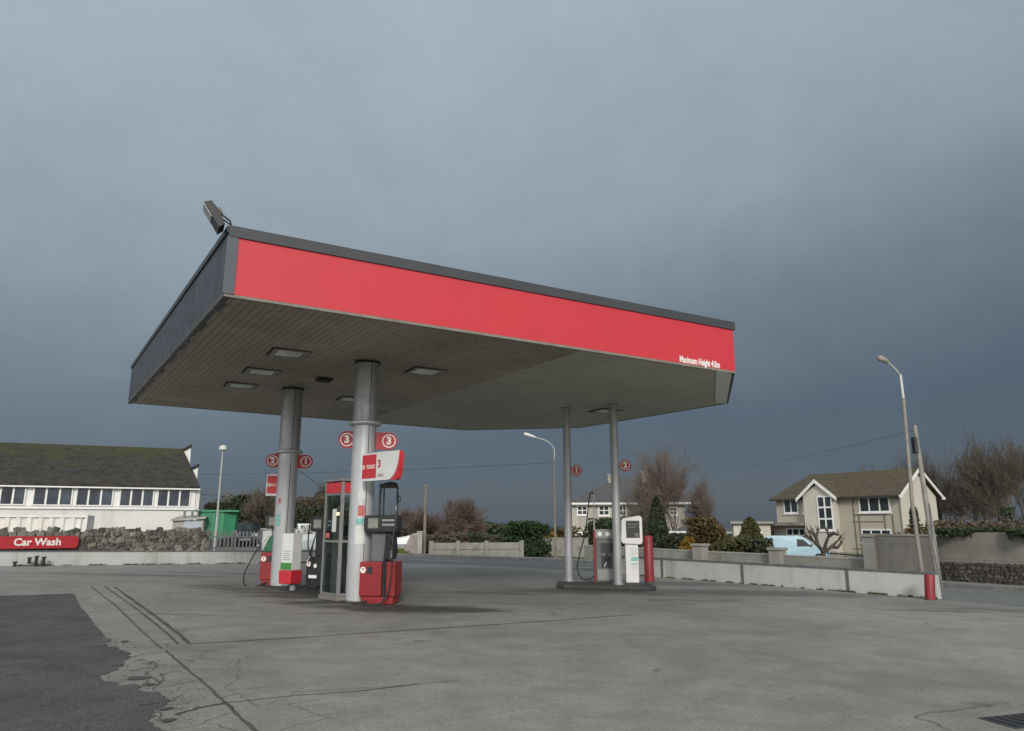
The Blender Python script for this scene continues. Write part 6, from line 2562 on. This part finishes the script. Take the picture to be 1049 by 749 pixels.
# ---- street lamps, utility pole, cables
pq = at(569, 571, 38.5)
zt = at(565.5, 453, 38.5)
zb = H(pq.x, pq.y)
hh = at(566, 470, 38.5).z - zb
arm = [(0, 0, hh - 0.05), (-0.02, 0, hh + 0.55)] + [tuple(at(x, y, 38.5) - Vector((pq.x, pq.y, zb))) for x, y in ((560, 452), (548, 448))]
lamp_post(Vector((pq.x, pq.y, zb)), hh, 'tall street lamp with curved arm, left of the slim poles', arm=arm, r=0.062, mat='old_timber')
# right lamp on a tall column
Yl = 25.0
pq = on_line(960, 600, GCv - 2.4)
Yl = pq.y
zb = H(pq.x, pq.y)
top = at(922.5, 384, Yl)
base = at(939, 552, Yl)
tt = thing('street_lamp', 'very tall thin street lamp leaning left in front of the cream house', 'street lamp', (base.x, base.y, H(base.x, base.y)), 0, 'street lamps')
o_ = Vector((base.x, base.y, H(base.x, base.y)))
mid = at(925.5, 408, Yl)
mb = MB()
mb.tube([(0.06, 0, -0.1), at(934.5, 515, Yl) - o_, mid - o_], [0.06, 0.055, 0.048], 12)
mb.build('pole', M['pole_pale'], tt, smooth_shade=True)
mb = MB()
mb.tube([mid - o_ - Vector((0, 0, 0.1)), top - o_], [0.04, 0.035], 8)
mb.build('spigot', M['lamp_white'], tt, smooth_shade=True)
mb = MB()
mb.tube([top - o_ - Vector((0, 0, 0.02)), at(916, 377, Yl) - o_, at(908, 370, Yl) - o_], 0.03, 8)
mb.build('arm', M['lamp_pole'], tt, smooth_shade=True)
e = at(908, 370, Yl) - o_
mb = MB()
mb.tube([e + Vector((0.05, 0, -0.04)), e, e + Vector((-0.2, 0, 0.10)), e + Vector((-0.26, 0, 0.12))], [0.05, 0.08, 0.095, 0.05], 10)
mb.build('lamp_head', M['pole_pale'], tt, smooth_shade=True)
# leaning utility pole
ub = on_line(962, 604, GCv - 2.9)
uq = Vector((ub.x, ub.y, H(ub.x, ub.y)))
ut = at(937, 436, ub.y + 0.6) - uq
tt = thing('utility_pole', 'weathered pole leaning left at the right end of the low pale wall', 'pole', uq, 0)
mb = MB()
mb.tube([(0.02, 0, -0.2), ut * 0.5, ut], [0.085, 0.075, 0.055], 12)
mb.build('shaft', M['pole_pale'], tt, smooth_shade=True)
mb = MB()
mb.box(ut * 0.87 + Vector((-0.10, -0.02, 0)), (0.09, 0.2, 0.5))
mb.build('junction_box', M['cast_iron'], tt)
mb = MB()
mb.tube([(0.05, -0.1, -0.1), (0.02, -0.1, 1.2), ut * 0.5 + Vector((0.04, -0.1, 0))], 0.02, 6)
mb.build('cable_guard', M['steel_zinc'], tt)


def cable(a, b, sag, r, label):
    mb = MB()
    pts = []
    for k in range(25):
        f = k / 24
        p = a.lerp(b, f)
        p.z -= sag * 4 * f * (1 - f)
        pts.append(p)
    mb.tube(pts, r, 5)
    o = mb.build('overhead_cable', M['cable'], None, loc=a)
    return tag(o, label, 'cable', 'thin overhead cables')


cable(at(566, 474, 38.5), at(-30, 477, 70), 0.7, 0.010, 'thin cable running left from the curved street lamp behind the columns')
cable(at(939, 440, ub.y + 0.6), at(700, 480, 90), 0.6, 0.006, 'faint cable from the leaning pole toward the grey hipped house')
cable(at(230.5, 508, 56), at(-30, 470, 60), 0.4, 0.011, 'faint cable from the short wooden pole over the workshop roof')
cable(at(307, 482, 42), at(360, 520, 60), 0.1, 0.014, 'short cable sloping down right of the far thick column')

# ================================================================== light and sky
w = bpy.data.worlds.new('World')
sc.world = w
w.use_nodes = True
nt = w.node_tree
bg = nt.nodes['Background']
SUN_EL, SUN_AZ = 25.0, 176.0                        # behind the camera, to its left
sky = nd(nt, 'ShaderNodeTexSky', sky_type='NISHITA')
sky.sun_disc = False
sky.sun_elevation = R(SUN_EL)
sky.sun_rotation = R(SUN_AZ)
tc = nd(nt, 'ShaderNodeTexCoord')
sx = nd(nt, 'ShaderNodeSeparateXYZ')
nt.links.new(tc.outputs['Generated'], sx.inputs[0])
mp = nd(nt, 'ShaderNodeMapping')
mp.inputs['Scale'].default_value = (1.0, 1.0, 1.5)
nt.links.new(tc.outputs['Generated'], mp.inputs['Vector'])
cl = noise_node(nt, mp.outputs['Vector'], 2.2, 6, 0.6, 0.4)
cl2 = noise_node(nt, mp.outputs['Vector'], 7.0, 5, 0.6, 0.2)
el = mth(nt, 'ADD', sx.outputs['Z'], mth(nt, 'MULTIPLY', mth(nt, 'SUBTRACT', cl, 0.5), 0.13))
el = mth(nt, 'SUBTRACT', el, mth(nt, 'MULTIPLY', sx.outputs['X'], 0.14))
front = ramp(nt, el, [(0.0, (0.074, 0.098, 0.134)), (0.10, (0.080, 0.108, 0.146)), (0.24, (0.165, 0.205, 0.245)), (0.38, (0.285, 0.343, 0.39)), (0.60, (0.385, 0.455, 0.505)), (1.0, (0.50, 0.56, 0.60))])
back = ramp(nt, sx.outputs['Z'], [(0.0, (1.0, 0.98, 0.94)), (0.4, (1.45, 1.43, 1.38)), (1.0, (0.85, 0.90, 0.93))])
bf = mrange(nt, mth(nt, 'ADD', sx.outputs['Y'], mth(nt, 'MULTIPLY', sx.outputs['X'], 0.10)), -0.65, 0.15, 1.0, 0.0)
cloud = mixc(nt, bf, front, back)
cloud = mixc(nt, 1.0, cloud, ramp(nt, cl2, [(0.25, (0.93, 0.93, 0.93)), (0.75, (1.05, 1.05, 1.05))]), 'MULTIPLY')
K = 0.1
up_ = nd(nt, 'ShaderNodeVectorMath', operation='SCALE')
nt.links.new(cloud, up_.inputs[0])
up_.inputs['Scale'].default_value = 1.0 / K
fin = mixc(nt, 0.94, sky.outputs['Color'], up_.outputs[0])     # clear sky almost fully covered by cloud
nt.links.new(fin, bg.inputs['Color'])
bg.inputs['Strength'].default_value = K

sd = bpy.data.lights.new('sun', 'SUN')
sd.energy = 1.9
sd.angle = R(11)
sd.color = (1.0, 0.95, 0.88)
so = bpy.data.objects.new('sun', sd)
col.objects.link(so)
el_, az_ = R(SUN_EL), R(SUN_AZ)
sdir = Vector((math.sin(az_) * math.cos(el_), math.cos(az_) * math.cos(el_), math.sin(el_)))
so.rotation_euler = sdir.to_track_quat('Z', 'Y').to_euler()

# ------------------------------------------------------------------ camera
cd = bpy.data.cameras.new('camera')
cd.sensor_width = 36
cd.lens = 36 * F / PW
cd.clip_end = 3000
co = bpy.data.objects.new('camera', cd)
col.objects.link(co)
co.location = EYEP
co.rotation_euler = (math.pi / 2 + PITCH, 0, 0)
sc.camera = co
sc.view_settings.view_transform = 'Standard'
sc.view_settings.look = 'None'
sc.view_settings.exposure = 0.0
sc.view_settings.gamma = 1.0
